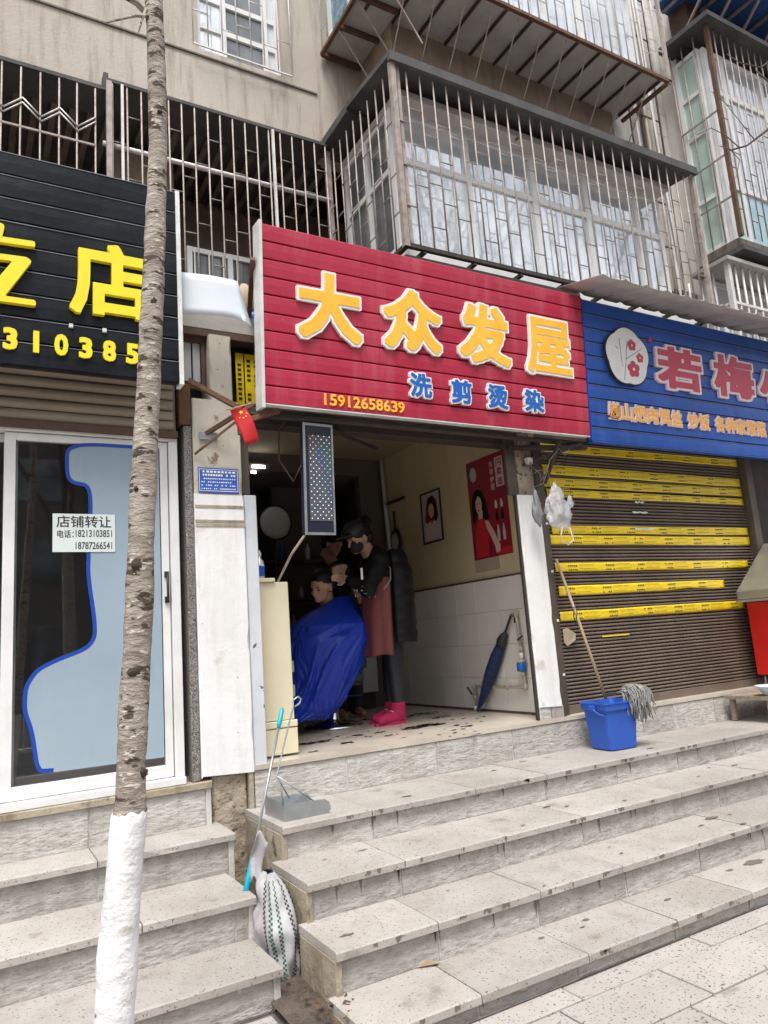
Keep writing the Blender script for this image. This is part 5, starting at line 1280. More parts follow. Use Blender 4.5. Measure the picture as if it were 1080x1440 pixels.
hand(g, wr1, pp(472, 812, YW) - wr1, (0, 0, 1), (0, 1, 0), .35, .95); hand(g, wr2, pp(470, 803, YW + .08) - wr2, (0, .3, 1), (0, -1, -.4), .35, .95)
legs = []
for k, Y in ((0, 5.19), (1, 5.38)):
    dx = -8 * k; kn = pp(556 + dx, 945, Y); an = Vector((pp(560 + dx, 1000, Y).x, Y, .93)); hp = pp(552, 890, (Y + YW) / 2); legs.append((hp, kn, an))
    limb(g, (pel, .12), (hp, .092), (kn, .058), (an, .038)); limb(g, (an, .038), (an + Vector((-.02, 0, -.07)), .04), (an + Vector((-.16, -.02, -.085)), .026))
body = fuse(g, 'body', M['skin'], wm, .007); H1.eyes(wm, wm)
g = MB(); limb(g, (pel + Vector((0, 0, .02)), .165), (pp(549, 845, YW), .165), (ch, .185), (nb_ + Vector((.01, 0, -.01)), .095))
for a_, b_, c_ in ((sh1, el1, wr1), (sh2, el2, wr2)): limb(g, (ch + Vector((0, 0, .04)), .12), (a_, .095), (a_.lerp(b_, .5), .082), (b_, .074), (b_.lerp(c_, .82), .043))
g.ball(pp(545, 786, YW), (.10, .13, .07), 14, 10)                          # rolled hood on the back
g2 = MB(); g2.v = [v + Vector((1, 1, 0)) * .012 * mnoise.noise(v * 9) for v in g.v]; g2.f = g.f; g2.smooth = g.smooth
fuse(g2, 'jacket', M['jacket'], wm, .009, 3)
g = MB()                                                                   # long quilted coat hanging at her back
def coat(u, v):
    a = -2.0 + 4.0 * u; z = pel.z + .56 - .74 * v; q = 1 + .05 * abs(math.sin(v * 22)); cx_ = pp(548, 850, YW).x - .01 * v
    return Vector((cx_ + .165 * q * (1 + .08 * v) * (.75 + .25 * min(1, v * 4)) * math.cos(a), YW + .225 * q * (.7 + .3 * min(1, v * 4)) * math.sin(a), z))
g.grid(coat, 30, 60); g.build('long_coat', M['coat'], wm, solid=.02)
g = MB()
def apr(u, v):
    a = math.pi - 1.35 + 2.7 * u; z = pel.z + .34 - .62 * v; fl_ = 1 + .06 * math.sin(a * 9) * v; cx_ = pp(541, 850, YW).x - .02 * v
    return Vector((cx_ + .175 * fl_ * math.cos(a) * (1 + .1 * v), YW + .19 * fl_ * math.sin(a) * (1 + .05 * v), z + .01 * math.sin(a * 5)))
g.grid(apr, 26, 26); g.build('apron', M['apron'], wm, solid=.004)
for hp, kn, an in legs:
    g = MB(); limb(g, (hp, .105), (hp.lerp(kn, .6), .082), (kn, .068), (kn.lerp(an, .35), .064), (an, .047)); g2 = MB(); g2.v = [v + Vector((1, 0, 0)) * .010 * mnoise.noise(Vector((v.x * 4, v.y * 4, v.z * 24))) for v in g.v]; g2.f = g.f; g2.smooth = g.smooth
    fuse(g2, 'legging', M['leather'], wm, .009, 2)
    f0 = Vector((an.x, an.y, .818))
    g = MB(); g.tube([f0 + Vector((.0, 0, .165)), f0 + Vector((.0, 0, .12)), f0 + Vector((-.005, 0, .075)), f0 + Vector((-.01, 0, .06))], [.062, .06, .062, .058], 14)
    g.tube([f0 + Vector((.045, 0, .052)), f0 + Vector((-.04, 0, .055)), f0 + Vector((-.12, -.01, .046)), f0 + Vector((-.185, -.015, .036)), f0 + Vector((-.205, -.015, .03))], [.046, .052, .046, .037, .022], 14)
    b = fuse(g, 'boot', M['pink'], wm, .008, 3)
    g = MB(); pts = [(f0.x + .055 - .27 * t, .044 * (math.sin(math.pi * min(1, t * .85 + .12)) ** .4)) for t in [q / 12 for q in range(13)]]
    g.prism([(x_, f0.y - w_, .8175) for x_, w_ in pts] + [(x_, f0.y + w_, .8175) for x_, w_ in pts[::-1]], (0, 0, .024)); g.build('sole', M['sole'], b)
    g = MB(); [g.tube([f0 + Vector((-.065 - .016 * q, -.03, .10 - .012 * q)), f0 + Vector((-.07 - .016 * q, .02, .105 - .012 * q))], .0035, 5) for q in range(4)]; g.build('laces', M['white_print'], b, kind='stuff')
g = MB(); H1.ball(g, -.02, 0, .045, .108, .092, .085, 20, 14); H1.ball(g, -.075, 0, -.02, .045, .075, .07); fuse(g, 'hair', M['hair'], wm, .008, 2)
g = MB(); H1.ball(g, -.115, 0, .085, .055, .055, .05); g2 = MB(); g2.v = [v + Vector((1, 1, 1)) * .006 * mnoise.noise(v * 40) for v in g.v]; g2.f = g.f; g2.smooth = g.smooth; g2.build('hair_bun', M['hair'], wm)
g = MB(); H1.ball(g, -.125, .03, .095, .022, .022, .02, 10, 8); g.build('hair_clip', M['apron'], wm); g = MB(); H1.ball(g, -.13, -.04, .08, .014, .014, .014, 8, 6); g.build('hair_clip', M['white_print'], wm)
g = MB(); H1.ball(g, .0, 0, .062, .105, .090, .072, 20, 14); H1.ball(g, .115, 0, .045, .062, .070, .010, 16, 8); fuse(g, 'cap', M['ink'], wm, .006, 2)
g = MB(); H1.ball(g, .045, 0, -.055, .060, .064, .052, 18, 12); fuse(g, 'face_mask', M['mask'], wm, .006, 2)
g = MB(); PS = Plane(pp(505, 816, YW - .262), (.2, -.02, .98), (-.98, 0, .2)); text_into(g, 'SPORT', PS, 0, .10, 0, .022, 0, .002, .03); sl_t = None
for k in range(26):
    pass
g = MB(); random.seed(12)
for k in range(26):
    c = pp(498 + random.random() * 30, 824 + random.random() * 16, YW - .235); g.ball(c, .0035, 5, 4)
g.build('sequins', M['white_print'], wm, kind='stuff')
g = MB(); g.tube([pp(541, 782, YW - .17), pp(549, 800, YW - .19), pp(549, 815, YW - .2), pp(540, 829, YW - .2)], .006, 6); g.build('strap', M['card'], wm)
g = MB(); g.box(0, .018, 0, .003, 0, .09); p_ = pp(508, 815, YW - .272); g.v = [v + p_ for v in g.v]; g.build('sleeve_patch', M['white_print'], wm)
# --- barber chair
YC = 5.53
bc = thing('barber_chair', 'black barber chair on a round chrome base under the caped customer', 'chair', (2.61, YC, .817))
g = MB(); g.lathe([(0, .0), (.235, .0), (.24, .012), (.20, .03), (.06, .05), (.05, .07), (.045, .28), (0, .28)], (2.60, YC, .8175), 36); g.build('base', M['chrome'], bc)
g = MB(); g.lathe([(.05, 0), (.055, .01), (.055, .05), (.05, .06)], (2.60, YC, .93), 20); g.build('collar', M['chrome'], bc)
g = MB(); g.box(2.38, 2.80, YC - .23, YC + .23, 1.14, 1.26); g.build('seat', M['vinyl'], bc, bevel=.03, seg=3)
g = MB(); g.box(2.76, 2.86, YC - .22, YC + .22, 1.24, 1.70, Matrix.Rotation(.12, 3, 'Y')); g.build('backrest', M['vinyl'], bc, bevel=.03, seg=3)
for k in (-1, 1): g = MB(); g.box(2.42, 2.78, YC + k * .26 - .03, YC + k * .26 + .03, 1.38, 1.42); g.build('armrest', M['vinyl'], bc, bevel=.012)
g = MB(); g.bar((2.62, YC - .0, 1.05), (2.78, YC - .2, 1.06), .012); g.build('pump_lever', M['chrome'], bc)
# --- customer
cu_ = thing('person', 'seated customer with short black hair under a wide royal blue cape', 'person', (2.45, YC, .82))
hc = pp(452, 824, YC - .05); H2 = Head(hc, (-.84, -.40, -.30), -.12, 1.13)
g = MB(); H2.skull(g); H2.eyes(cu_, cu_)
cn = pp(474, 858, YC); cc = pp(478, 900, YC); cp_ = pp(472, 950, YC)
limb(g, (cp_, .14), (cc, .12), (cn, .055)); limb(g, (cn, .07), (H2.p(-.045, 0, -.13), .055))
for k in (-1, 1):
    s_ = cn + Vector((0, .13 * k, -.14)); e_ = cc + Vector((-.03, .20 * k, -.10)); w_ = Vector((2.40, YC + .17 * k, 1.40)); limb(g, (cn + Vector((0, 0, -.12)), .06), (s_, .045), (e_, .045), (w_, .03)); hand(g, w_, (-1, 0, -.1), (0, k, 0), (0, 0, 1), .25)
    hp = cp_ + Vector((0, .1 * k, 0)); kn = Vector((2.20, YC + .12 * k, 1.30)); an = Vector((2.14, YC + .12 * k, .94)); limb(g, (hp, .10), (kn, .065), (an, .042)); limb(g, (an, .04), (an + Vector((-.02, 0, -.06)), .045), (an + Vector((-.16, 0, -.085)), .03))
fuse(g, 'body', M['skin'], cu_, .008)
g = MB(); H2.ball(g, -.025, 0, .052, .100, .086, .072, 20, 14); H2.ball(g, -.065, 0, .0, .055, .080, .075); g2 = MB(); g2.v = [v + Vector((1, 1, 1)) * .005 * mnoise.noise(v * 50) for v in g.v]; g2.f = g.f; g2.smooth = g.smooth; fuse(g2, 'hair', M['hair'], cu_, .006, 1)
lv = [(840, 481, 10, .05), (850, 476, 20, .09), (862, 468, 36, .16), (880, 463, 54, .26), (900, 462, 59, .30), (925, 455, 57, .31), (950, 446, 52, .31), (975, 434, 47, .30), (996, 425, 42, .30), (1006, 420, 39, .29), (1012, 417, 36, .285)]
def capep(u, v):
    t = v * (len(lv) - 1); i = min(int(t), len(lv) - 2); f = t - i; y, c, w_, ry = [lv[i][q] * (1 - f) + lv[i + 1][q] * f for q in range(4)]
    a = 6.283 * u; C0 = pp(c, y, YC - .05); L_ = pp(c - w_, y, YC - .05); rx = (C0 - L_).x
    wa = a + .55 * mnoise.noise(Vector((math.cos(a), math.sin(a), v * 2.2)))
    rg = lambda t: (1 - abs(math.sin(t))) ** 2.2
    n1 = mnoise.noise(Vector((math.cos(wa) * 2.1 + v * 1.5, math.sin(wa) * 2.1, v * 2.6)))
    n2 = mnoise.noise(Vector((math.cos(wa) * 4.5 - v, math.sin(wa) * 4.5, v * 6.5)))
    fo_ = 1 + (.13 * rg(2.5 * wa + 1.6 * v) * (.4 + v) + .06 * rg(5.5 * wa - 2.2 * v + 1) * v + .09 * max(0, 1 - abs(n1) * 5) ** 1.5 + .035 * max(0, 1 - abs(n2) * 5) ** 1.5 - .09) * min(1, v * 2.2)
    ca, sa = math.cos(a), math.sin(a); 
    z = C0.z + (.03 * math.sin(a * 3) * max(0, v - .7))
    return Vector((C0.x + rx * (abs(ca) ** .8) * (1 if ca > 0 else -1) * (1 + (fo_ - 1) * .75), YC - .05 + ry * (abs(sa) ** .9) * (1 if sa > 0 else -1) * fo_, z))
g = MB(); g.grid(capep, 220, 120); g.build('cape', M['cape'], cu_, solid=.004)
# --- third person behind
t3 = thing('person', 'person in dark clothes standing behind the seated customer', 'person', (3.1, 6.1, .818))
YT = 6.1
hc = pp(469, 764, YT); H3 = Head(hc, (.35, -.75, -.45), 0, 1.0)
g = MB(); H3.skull(g); H3.eyes(t3, t3); n3 = pp(474, 800, YT); c3 = pp(478, 835, YT); p3 = pp(482, 900, YT)
limb(g, (p3, .13), (c3, .14), (n3, .08)); limb(g, (n3, .06), (H3.p(-.04, 0, -.12), .05))
for k, (e_, w_) in enumerate(((pp(455, 850, YT - .1), pp(470, 800, YT - .4)), (pp(505, 850, YT), pp(492, 805, YT - .35)))):
    s_ = n3 + Vector((-.17 if k == 0 else .17, 0, -.06)); limb(g, (n3 + Vector((0, 0, -.07)), .09), (s_, .06), (e_, .045), (w_, .03)); hand(g, w_, (.5 if k == 0 else -.6, -.5, .0), (0, 0, 1), (0, -1, 0), .4)
for k in (-1, 1): limb(g, (p3 + Vector((.08 * k, 0, 0)), .10), (Vector((p3.x + .09 * k, YT, 1.30)), .065), (Vector((p3.x + .09 * k, YT, .90)), .045)); limb(g, (Vector((p3.x + .09 * k, YT, .88)), .045), (Vector((p3.x + .09 * k, YT - .14, .85)), .03))
fuse(g, 'body', M['skin'], t3, .009)
g = MB(); limb(g, (p3, .16), (c3, .17), (n3 + Vector((0, 0, -.02)), .10))
for k, e_ in enumerate((pp(455, 850, YT - .1), pp(505, 850, YT))): limb(g, (n3 + Vector((0, 0, -.07)), .11), (n3 + Vector((-.17 if k == 0 else .17, 0, -.06)), .08), (e_, .065))
fuse(g, 'sweater', M['navy'], t3, .011, 3)
g = MB()
for k in (-1, 1): limb(g, (p3 + Vector((.05 * k, 0, -.03)), .14), (Vector((p3.x + .09 * k, YT, 1.30)), .09), (Vector((p3.x + .09 * k, YT, .90)), .07))
fuse(g, 'trousers', M['navy'], t3, .012, 3)
g = MB(); H3.ball(g, -.025, 0, .045, .104, .090, .082, 20, 14); H3.ball(g, -.06, 0, -.01, .06, .085, .08); fuse(g, 'hair', M['hair'], t3, .008, 2)
# dim low cupboard behind them
dc = thing('low_cupboard', 'grey low cupboard in the dim corner behind the hairdresser', 'cupboard', (3.2, 6.6, .82))
block('body', M['grey_panel'], dc, 2.75, 3.60, 6.55, 6.95, .98, 1.62); block('plinth', M['iron'], dc, 2.77, 3.58, 6.58, 6.94, .82, .979); block('top', M['vinyl'], dc, 2.73, 3.62, 6.53, 6.97, 1.621, 1.65)

# ================================================================ THINGS ON THE STEPS
# blue bucket, square and tapered
bk = thing('bucket', 'bright blue square plastic bucket on the top step before the shutter', 'bucket', (4.13, 4.02, .582))
BC = Vector((4.14, 4.03, .585))
def sq(cx, cy, z, wx, wy, r_, n=5, rz=-.05):
    o = []
    for sx, sy, a0_ in ((1, 1, 0), (-1, 1, 90), (-1, -1, 180), (1, -1, 270)):
        for q in range(n + 1):
            a = R(a0_ + 90 * q / n); x = sx * (wx - r_) + r_ * math.cos(a); y = sy * (wy - r_) + r_ * math.sin(a)
            o.append(Vector((cx + x * math.cos(rz) - y * math.sin(rz), cy + x * math.sin(rz) + y * math.cos(rz), z)))
    return o
def loft(rings, cap0=True, cap1=False):
    g = MB(); n = len(rings[0]); vs = [p for r_ in rings for p in r_]
    fs = [(i * n + k, i * n + (k + 1) % n, (i + 1) * n + (k + 1) % n, (i + 1) * n + k) for i in range(len(rings) - 1) for k in range(n)]
    if cap0: fs.append(tuple(range(n))[::-1])
    if cap1: fs.append(tuple((len(rings) - 1) * n + k for k in range(n)))
    return g.add(vs, fs, False)
x, y = BC.x, BC.y
rings = [sq(x, y, .585, .118, .105, .03), sq(x, y, .592, .126, .112, .032), sq(x, y, .86, .150, .132, .035), sq(x, y, .865, .162, .144, .038), sq(x, y, .905, .166, .147, .038), sq(x, y, .908, .172, .153, .04), sq(x, y, .918, .172, .153, .04), sq(x, y, .918, .160, .141, .035), sq(x, y, .86, .146, .128, .033), sq(x, y, .60, .120, .106, .03)]
g = loft(rings, True, True); g.build('body', M['blue_plastic'], bk)
g = MB(); g.tube([(x - .172, y + .0, .90), (x - .185, y - .02, .87), (x - .175, y - .06, .84), (x - .16, y - .11, .83)], .005, 6); g.build('handle', M['blue_plastic'], bk)
for sx in (-1, 1): block('handle_lug', M['blue_plastic'], bk, x + sx * .176 - .008, x + sx * .176 + .008, y - .03, y + .03, .865, .90)
# mop standing in the bucket
mp = thing('mop', 'grey string mop hung over the blue bucket with a long wooden handle', 'mop', (4.1, 4.05, .62))
mtop = at('Y', 4.30, 782, 786); mbot = Vector((4.12, 4.03, .93)) + Vector((0, 0, 0)); q = at('Y', 4.05, 849, 974)
mbot = q; dirv = (mbot - mtop).normalized()
g = MB(); g.tube([mtop, mtop.lerp(mbot, .5) + Vector((.004, 0, .003)), mbot + dirv * .05], .0115, 10); g.build('handle', M['wood'], mp)
lp_ = mtop.lerp(mbot, .40); g = MB()
g.tube([lp_ + Vector((-.02, -.01, .02)), lp_ + Vector((-.035, -.02, -.05)), lp_ + Vector((-.02, -.02, -.11)), lp_ + Vector((.0, -.02, -.03)), lp_ + Vector((.02, -.01, .02)), lp_ + Vector((0, -.015, .03)), lp_ + Vector((-.02, -.01, .02))], .003, 5); g.build('string_loop', M['ink'], mp)
g = MB(); hd = Vector((4.265, 3.93, .965)); g.bar(mbot + dirv * .02, hd + Vector((.03, 0, .005)), .03, .02); g.build('mop_clamp', M['iron'], mp)
random.seed(17)
for part_ in range(1):
    g = MB()
    for k in range(150):
        u = random.random(); st0 = hd + Vector((-.085 + .16 * u, random.uniform(-.05, .05), .005 + .035 * math.sin(u * 3.14) + random.uniform(-.01, .01)))
        out = Vector((random.uniform(-.02, .06) + .03 * u, random.uniform(-.10, -.03), 0)); L_ = random.uniform(.09, .20) * (.8 + .35 * math.sin(u * 3.14)); ps = [st0, st0 + out * .45 + Vector((0, 0, .012)), st0 + out * .75 + Vector((0, 0, -.02))]
        p = ps[-1]; 
        for q in range(4): p = p + Vector((random.uniform(-.009, .009), random.uniform(-.006, .006), -L_ / 4)); ps.append(p)
        g.tube(ps, .0042, 5)
    g.build('yarn_strands', M['mop'], mp, kind='stuff')
# metal dustpan with wire handle
dp = thing('dustpan', 'galvanised dustpan with a long wire handle on the upper step corner', 'dustpan', (1.6, 4.0, .582))
o_ = at('Z', .583, 386, 1150); e_ = at('Z', .583, 462, 1137)
ux = Vector((e_.x - o_.x, e_.y - o_.y, 0)); ux = Vector((1, .02, 0)); vy = Vector((-.04, 1, 0)); W0, D0 = .27, .25
o_ = Vector((1.475, 3.80, .583)); rotm = lambda a, b, c: o_ + ux * a + vy * b + Vector((0, 0, c))
def side(b):
    return [rotm(0, b, 0), rotm(W0 * .92, b, 0), rotm(W0, b, .02), rotm(W0 * .97, b, .055), rotm(W0 * .88, b, .072), rotm(0, b, .085)]
g = MB(); g.prism(side(0), (0, .0025, 0)); g.prism(side(D0), (0, .0025, 0)); g.add([rotm(0, 0, .002), rotm(W0 * .92, 0, .002), rotm(W0 * .92, D0, .002), rotm(0, D0, .002)], [(0, 1, 2, 3)])
g.add([rotm(0, 0, 0), rotm(0, D0, 0), rotm(0, D0, .10), rotm(0, 0, .085)], [(0, 1, 2, 3)]); g.build('pan', M['galv'], dp, solid=.0015)
ap_ = at('Y', 3.85, 389, 1091); tp_ = at('Y', 4.0, 412, 985)
g = MB(); g.tube([rotm(0, .01, .08), rotm(-.0, .02, .16), ap_, tp_ + Vector((0, 0, -.03)), tp_, tp_ + Vector((.03, 0, .018)), tp_ + Vector((.05, 0, .005)), tp_ + Vector((.04, 0, -.02)), tp_ + Vector((.01, 0, -.035))], .005, 7); g.build('wire_handle', M['galv'], dp)
g = MB(); g.tube([ap_ + Vector((0, 0, .0)), rotm(.19, .03, .065)], .004, 6); g.tube([ap_, rotm(.13, .22, .065)], .004, 6); g.build('brace', M['galv'], dp)
# squeegee or broom with teal grips, leaning in the gap
br = thing('broom_handle', 'grey metal pole with teal grips leaning in the gap between flights', 'pole', (1.22, 3.65, .3))
p0 = at('Y', 3.66, 349, 1240); p1 = at('Y', 3.95, 397, 996)
d_ = p1 - p0
g = MB(); g.tube([p0 + d_ * .12, p0 + d_ * .9], .0075, 8); g.build('pole', M['galv'], br)
g = MB(); g.tube([p0 - d_ * .10, p0 + d_ * .03, p0 + d_ * .12, p0 + d_ * .17], [.016, .016, .015, .009], 10); g.build('lower_grip', M['cyan_plastic'], br)
g = MB(); g.tube([p0 + d_ * .87, p0 + d_ * .90, p0 + d_ * .985, p0 + d_ * 1.0], [.009, .0135, .013, .007], 10); g.build('upper_grip', M['cyan_plastic'], br)
# woven sack in the gap
sk = thing('woven_sack', 'bulging white woven sack with green stitched stripes between the flights', 'sack', (1.275, 3.45, .02))
SCn = Vector((1.272, 3.50, .0))
def sackp(u, v, ex=0.):
    a = 6.283 * u; z = .02 + .43 * v; pr_ = math.sin(math.pi * min(1, v * .80 + .16)) ** .5 * (1 if v < .9 else 1 - (v - .9) * 3)
    rx = .088 * pr_; ry = .15 * pr_
    n_ = mnoise.noise(Vector((math.cos(a) * 2, math.sin(a) * 2, v * 5))) * .03
    return SCn + Vector(((rx + n_ + ex) * math.cos(a) + .015 * (1 - v), (ry + n_ + ex) * math.sin(a) - .07 * (1 - v), z))
g = MB(); g.grid(lambda u, v: sackp(u, v), 40, 30); g.build('sack_body', M['sack'], sk)
for u0 in (.56, .62, .68, .73, .78, .84, .90):
    g = MB()
    for k in range(42):
        v = .04 + k * .0215
        if u0 in (.73,): 
            continue
        for j in range(2):
            if (k + j) % 2 == 0:
                ua = u0 + j * .014; g.add([sackp(ua, v, .002), sackp(ua + .014, v, .002), sackp(ua + .014, v + .0215, .002), sackp(ua, v + .0215, .002)], [(0, 1, 2, 3)])
    if g.v: g.build('stitched_stripe', M['dark_green'] if u0 in (.62, .68) else M['ink'], sk, kind='stuff')
g = MB(); g.grid(lambda u, v: SCn + Vector((-.075 + .05 * u + .03 * v, .06 - .02 * u + .03 * math.sin(v * 4), .40 + .20 * v + .03 * math.sin(u * 5) )), 8, 8); g.build('open_mouth', M['sack'], sk, solid=.003)
# plastic bags on the wire
def bagfn(c, sx, sy, sz, sd_):
    c = Vector(c)
    def fn(d, p):
        n_ = mnoise.noise(d * 2.2 + Vector((sd_, 0, 0))) * .5 + mnoise.noise(d * 6 + Vector((sd_, 3, 0))) * .25
        taper = .30 + .7 * max(0, min(1, (1 - d.z) * .62)); return Vector((p.x * taper * (1 + n_), p.y * taper * (1 + n_), p.z * (1 + n_ * .3)))
    return fn
pb = thing('plastic_bag', 'crumpled clear plastic bag hanging beside the taped shutter', 'bag', (3.92, 4.08, 2.15))
c = (3.90, 4.08, 2.385); g = MB(); g.ball(c, (.13, .06, .18), 34, 26, bagfn(c, 0, 0, 0, 1.3)); g.build('bag_body', M['bag'], pb)
g = MB(); g.tube([(3.90, 4.05, 2.22), (3.86, 4.04, 2.13), (3.93, 4.04, 2.08), (3.99, 4.04, 2.12), (3.97, 4.05, 2.22)], .006, 6); g.build('bag_handle', M['bag'], pb)
g = MB(); g.ball((4.06, 4.1, 2.43), (.04, .02, .05), 12, 9, bagfn(c, 0, 0, 0, 5.3)); g.build('bag_corner', M['bag'], pb)
c = (3.745, 4.13, 2.38); g = MB(); g.ball(c, (.055, .03, .14), 22, 16, bagfn(c, 0, 0, 0, 2.3)); g.build('grey_bag', M['bag_grey'], label='limp grey plastic bag hanging at the top of the right pillar', cat='bag')
# red cart with steel hood and the bench at the right edge
ct = thing('food_cart', 'red food cart with a slanted steel hood at the right edge', 'cart', (6.9, 3.9, .6))
block('body', M['cart_red'], ct, 6.30, 7.25, 3.9, 4.28, .92, 1.575, bevel=.006)
g = MB(); g.prism([(6.12, 3.82, 1.60), (6.12, 3.82, 1.68), (6.64, 3.82, 2.12), (7.3, 3.82, 2.12), (7.3, 3.82, 1.60)], (0, .42, 0)); g.build('hood', M['steel'], ct, bevel=.006)
g = MB(); g.box(6.11, 7.3, 3.81, 4.25, 1.578, 1.598); g.build('hood_rim', M['galv'], ct)
for x in (6.2, 6.36, 6.52): 
    g = MB(); g.ball((x, 3.817, 1.625), (.007, .004, .007), 8, 5); g.build('rivet', M['chrome'], ct)
g = MB(); PCt = Plane((6.3, 3.898, 0), (1, 0, 0), (0, 0, 1)); text_into(g, '小吃', PCt, .16, .62, 1.28, 1.50, 0, .0015, .03); g.build('lettering', M['yellow'], ct, kind='stuff')
for x in (6.35, 7.2):
    for y in (3.93, 4.24): rod('leg', M['galv'], ct, (x, y, .80 if x < 7 else .80), (x, y, .92), .014)
bn = thing('wooden_bench', 'low weathered plank bench on the steps under the red cart', 'bench', (6.1, 4.0, .58))
for k in range(4): block('plank', M['wood_old'], bn, 5.70, 7.3, 3.80 + k * .105, 3.90 + k * .105, .765, .795, rough=.004)
for x in (5.74, 7.2):
    block('leg', M['wood_old'], bn, x, x + .04, 3.82, 3.86, .583, .764); block('leg', M['wood_old'], bn, x, x + .04, 4.16, 4.20, .583, .764)
block('rail', M['wood_old'], bn, 5.79, 7.19, 3.83, 3.85, .63, .67)
bw = thing('bowl', 'pale blue plastic bowl on the plank bench at the right edge', 'bowl', at('Y', 3.85, 1085, 990))
g = MB(); c = at('Y', 3.85, 1087, 985); g.lathe([(0, 0), (.06, 0), (.065, .01), (.10, .06), (.125, .075), (.125, .082), (.098, .068), (.058, .014), (0, .012)], (c.x, c.y, .797), 24); g.build('body', M['bowl'], bw)
# small litter on the paving
g = MB(); q = at('Z', 0, 1013, 1368); g.add([q + Vector((.015 * math.cos(t), .01 * math.sin(t), .004)) for t in (0, 1.2, 2.5, 4, 5.2)], [tuple(range(5))]); g.build('petal', M['petal'], label='tiny pink petal lying on the granite paving', cat='petal')
g = MB(); q = at('Z', .09, 606, 1361)
g.add([q + Vector(p) for p in ((-.05, .03, .004), (-.02, .045, .02), (.05, .01, .006), (.03, -.01, .012), (-.01, .01, .03))], [(0, 4, 1), (1, 4, 2), (2, 4, 3), (3, 4, 0)]); g.build('dry_leaf', M['card'], label='curled dry leaf lying on the lowest step', cat='leaf')
# dark spills and drips that collect along the step edges
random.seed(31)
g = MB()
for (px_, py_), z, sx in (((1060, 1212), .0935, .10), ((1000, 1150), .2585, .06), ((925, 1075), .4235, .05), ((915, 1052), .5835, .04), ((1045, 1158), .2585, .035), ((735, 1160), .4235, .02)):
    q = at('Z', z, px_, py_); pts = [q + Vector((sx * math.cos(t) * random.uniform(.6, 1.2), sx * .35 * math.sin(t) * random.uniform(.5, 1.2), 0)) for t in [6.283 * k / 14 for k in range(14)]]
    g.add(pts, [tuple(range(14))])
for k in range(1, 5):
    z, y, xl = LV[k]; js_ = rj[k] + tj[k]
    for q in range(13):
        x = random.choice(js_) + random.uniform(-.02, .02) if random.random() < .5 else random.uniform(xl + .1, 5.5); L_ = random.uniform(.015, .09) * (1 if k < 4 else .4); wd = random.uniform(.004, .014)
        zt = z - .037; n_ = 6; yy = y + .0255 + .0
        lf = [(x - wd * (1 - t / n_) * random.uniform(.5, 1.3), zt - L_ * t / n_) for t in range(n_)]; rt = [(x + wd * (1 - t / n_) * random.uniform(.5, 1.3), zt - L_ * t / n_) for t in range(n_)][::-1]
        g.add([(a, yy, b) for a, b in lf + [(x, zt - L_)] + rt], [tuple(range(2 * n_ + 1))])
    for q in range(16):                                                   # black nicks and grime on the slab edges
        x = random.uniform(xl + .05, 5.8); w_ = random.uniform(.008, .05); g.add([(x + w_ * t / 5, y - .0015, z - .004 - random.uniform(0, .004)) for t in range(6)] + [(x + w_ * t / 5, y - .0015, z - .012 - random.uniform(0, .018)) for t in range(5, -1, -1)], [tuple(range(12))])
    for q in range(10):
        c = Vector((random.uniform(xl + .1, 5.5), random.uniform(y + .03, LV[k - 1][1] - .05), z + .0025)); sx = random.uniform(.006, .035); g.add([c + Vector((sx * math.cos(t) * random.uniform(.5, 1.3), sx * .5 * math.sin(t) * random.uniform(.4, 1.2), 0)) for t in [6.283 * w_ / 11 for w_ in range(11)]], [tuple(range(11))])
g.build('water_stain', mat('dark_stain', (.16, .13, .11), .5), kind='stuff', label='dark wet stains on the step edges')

# ================================================================ STREET TREE in front
def branch(mb, p, d, L_, r_, n, seed, nseg=7, depth=2, wob=.25):
    random.seed(seed); ps = [Vector(p)]; rs = [r_]; d = Vector(d).normalized()
    for k in range(nseg):
        d = (d + Vector((random.uniform(-1, 1), random.uniform(-1, 1), random.uniform(-.6, .8))) * wob).normalized(); ps.append(ps[-1] + d * L_ / nseg); rs.append(r_ * (1 - .8 * (k + 1) / nseg))
    mb.tube(ps, rs, n)
    if depth:
        for k in range(2, nseg, 2 if depth > 1 else 1):
            dd = (d + Vector((random.uniform(-1, 1), random.uniform(-1, 1), random.uniform(-.2, .8)))).normalized(); s2 = random.randint(0, 99999)
            st_ = random.getstate(); branch(mb, ps[k], dd, L_ * random.uniform(.35, .6), rs[k] * .6, max(4, n - 2), s2, max(4, nseg - 2), depth - 1, wob); random.setstate(st_)
tr = thing('street_tree', 'slender mottled street tree with lime-washed base in front of the vacant shop', 'tree', (.262, 2.0, 0))
TP = [(160, 1440, 54), (167, 1320, 52), (177, 1200, 48), (184, 1130, 44), (188, 1000, 42), (194, 850, 40), (201, 700, 37), (208, 560, 34), (213, 460, 33), (216, 400, 31), (219, 300, 29), (222, 200, 27), (221, 100, 26), (217, 0, 25)]
tpts = []; trs = []
for x, y, wd in TP:
    q = at('Y', 2.0, x, y); dep = (q - CAM).dot(FWD); tpts.append(q); trs.append(wd * .955 / 2 * dep / FPX)
tpts = [Vector((.235, 2.0, -.02)), Vector((.25, 2.0, .3))] + tpts + [tpts[-1] + Vector((-.03, .02, .7)), tpts[-1] + Vector((-.1, .05, 1.6))]
trs = [.062, .055] + trs + [.022, .016]
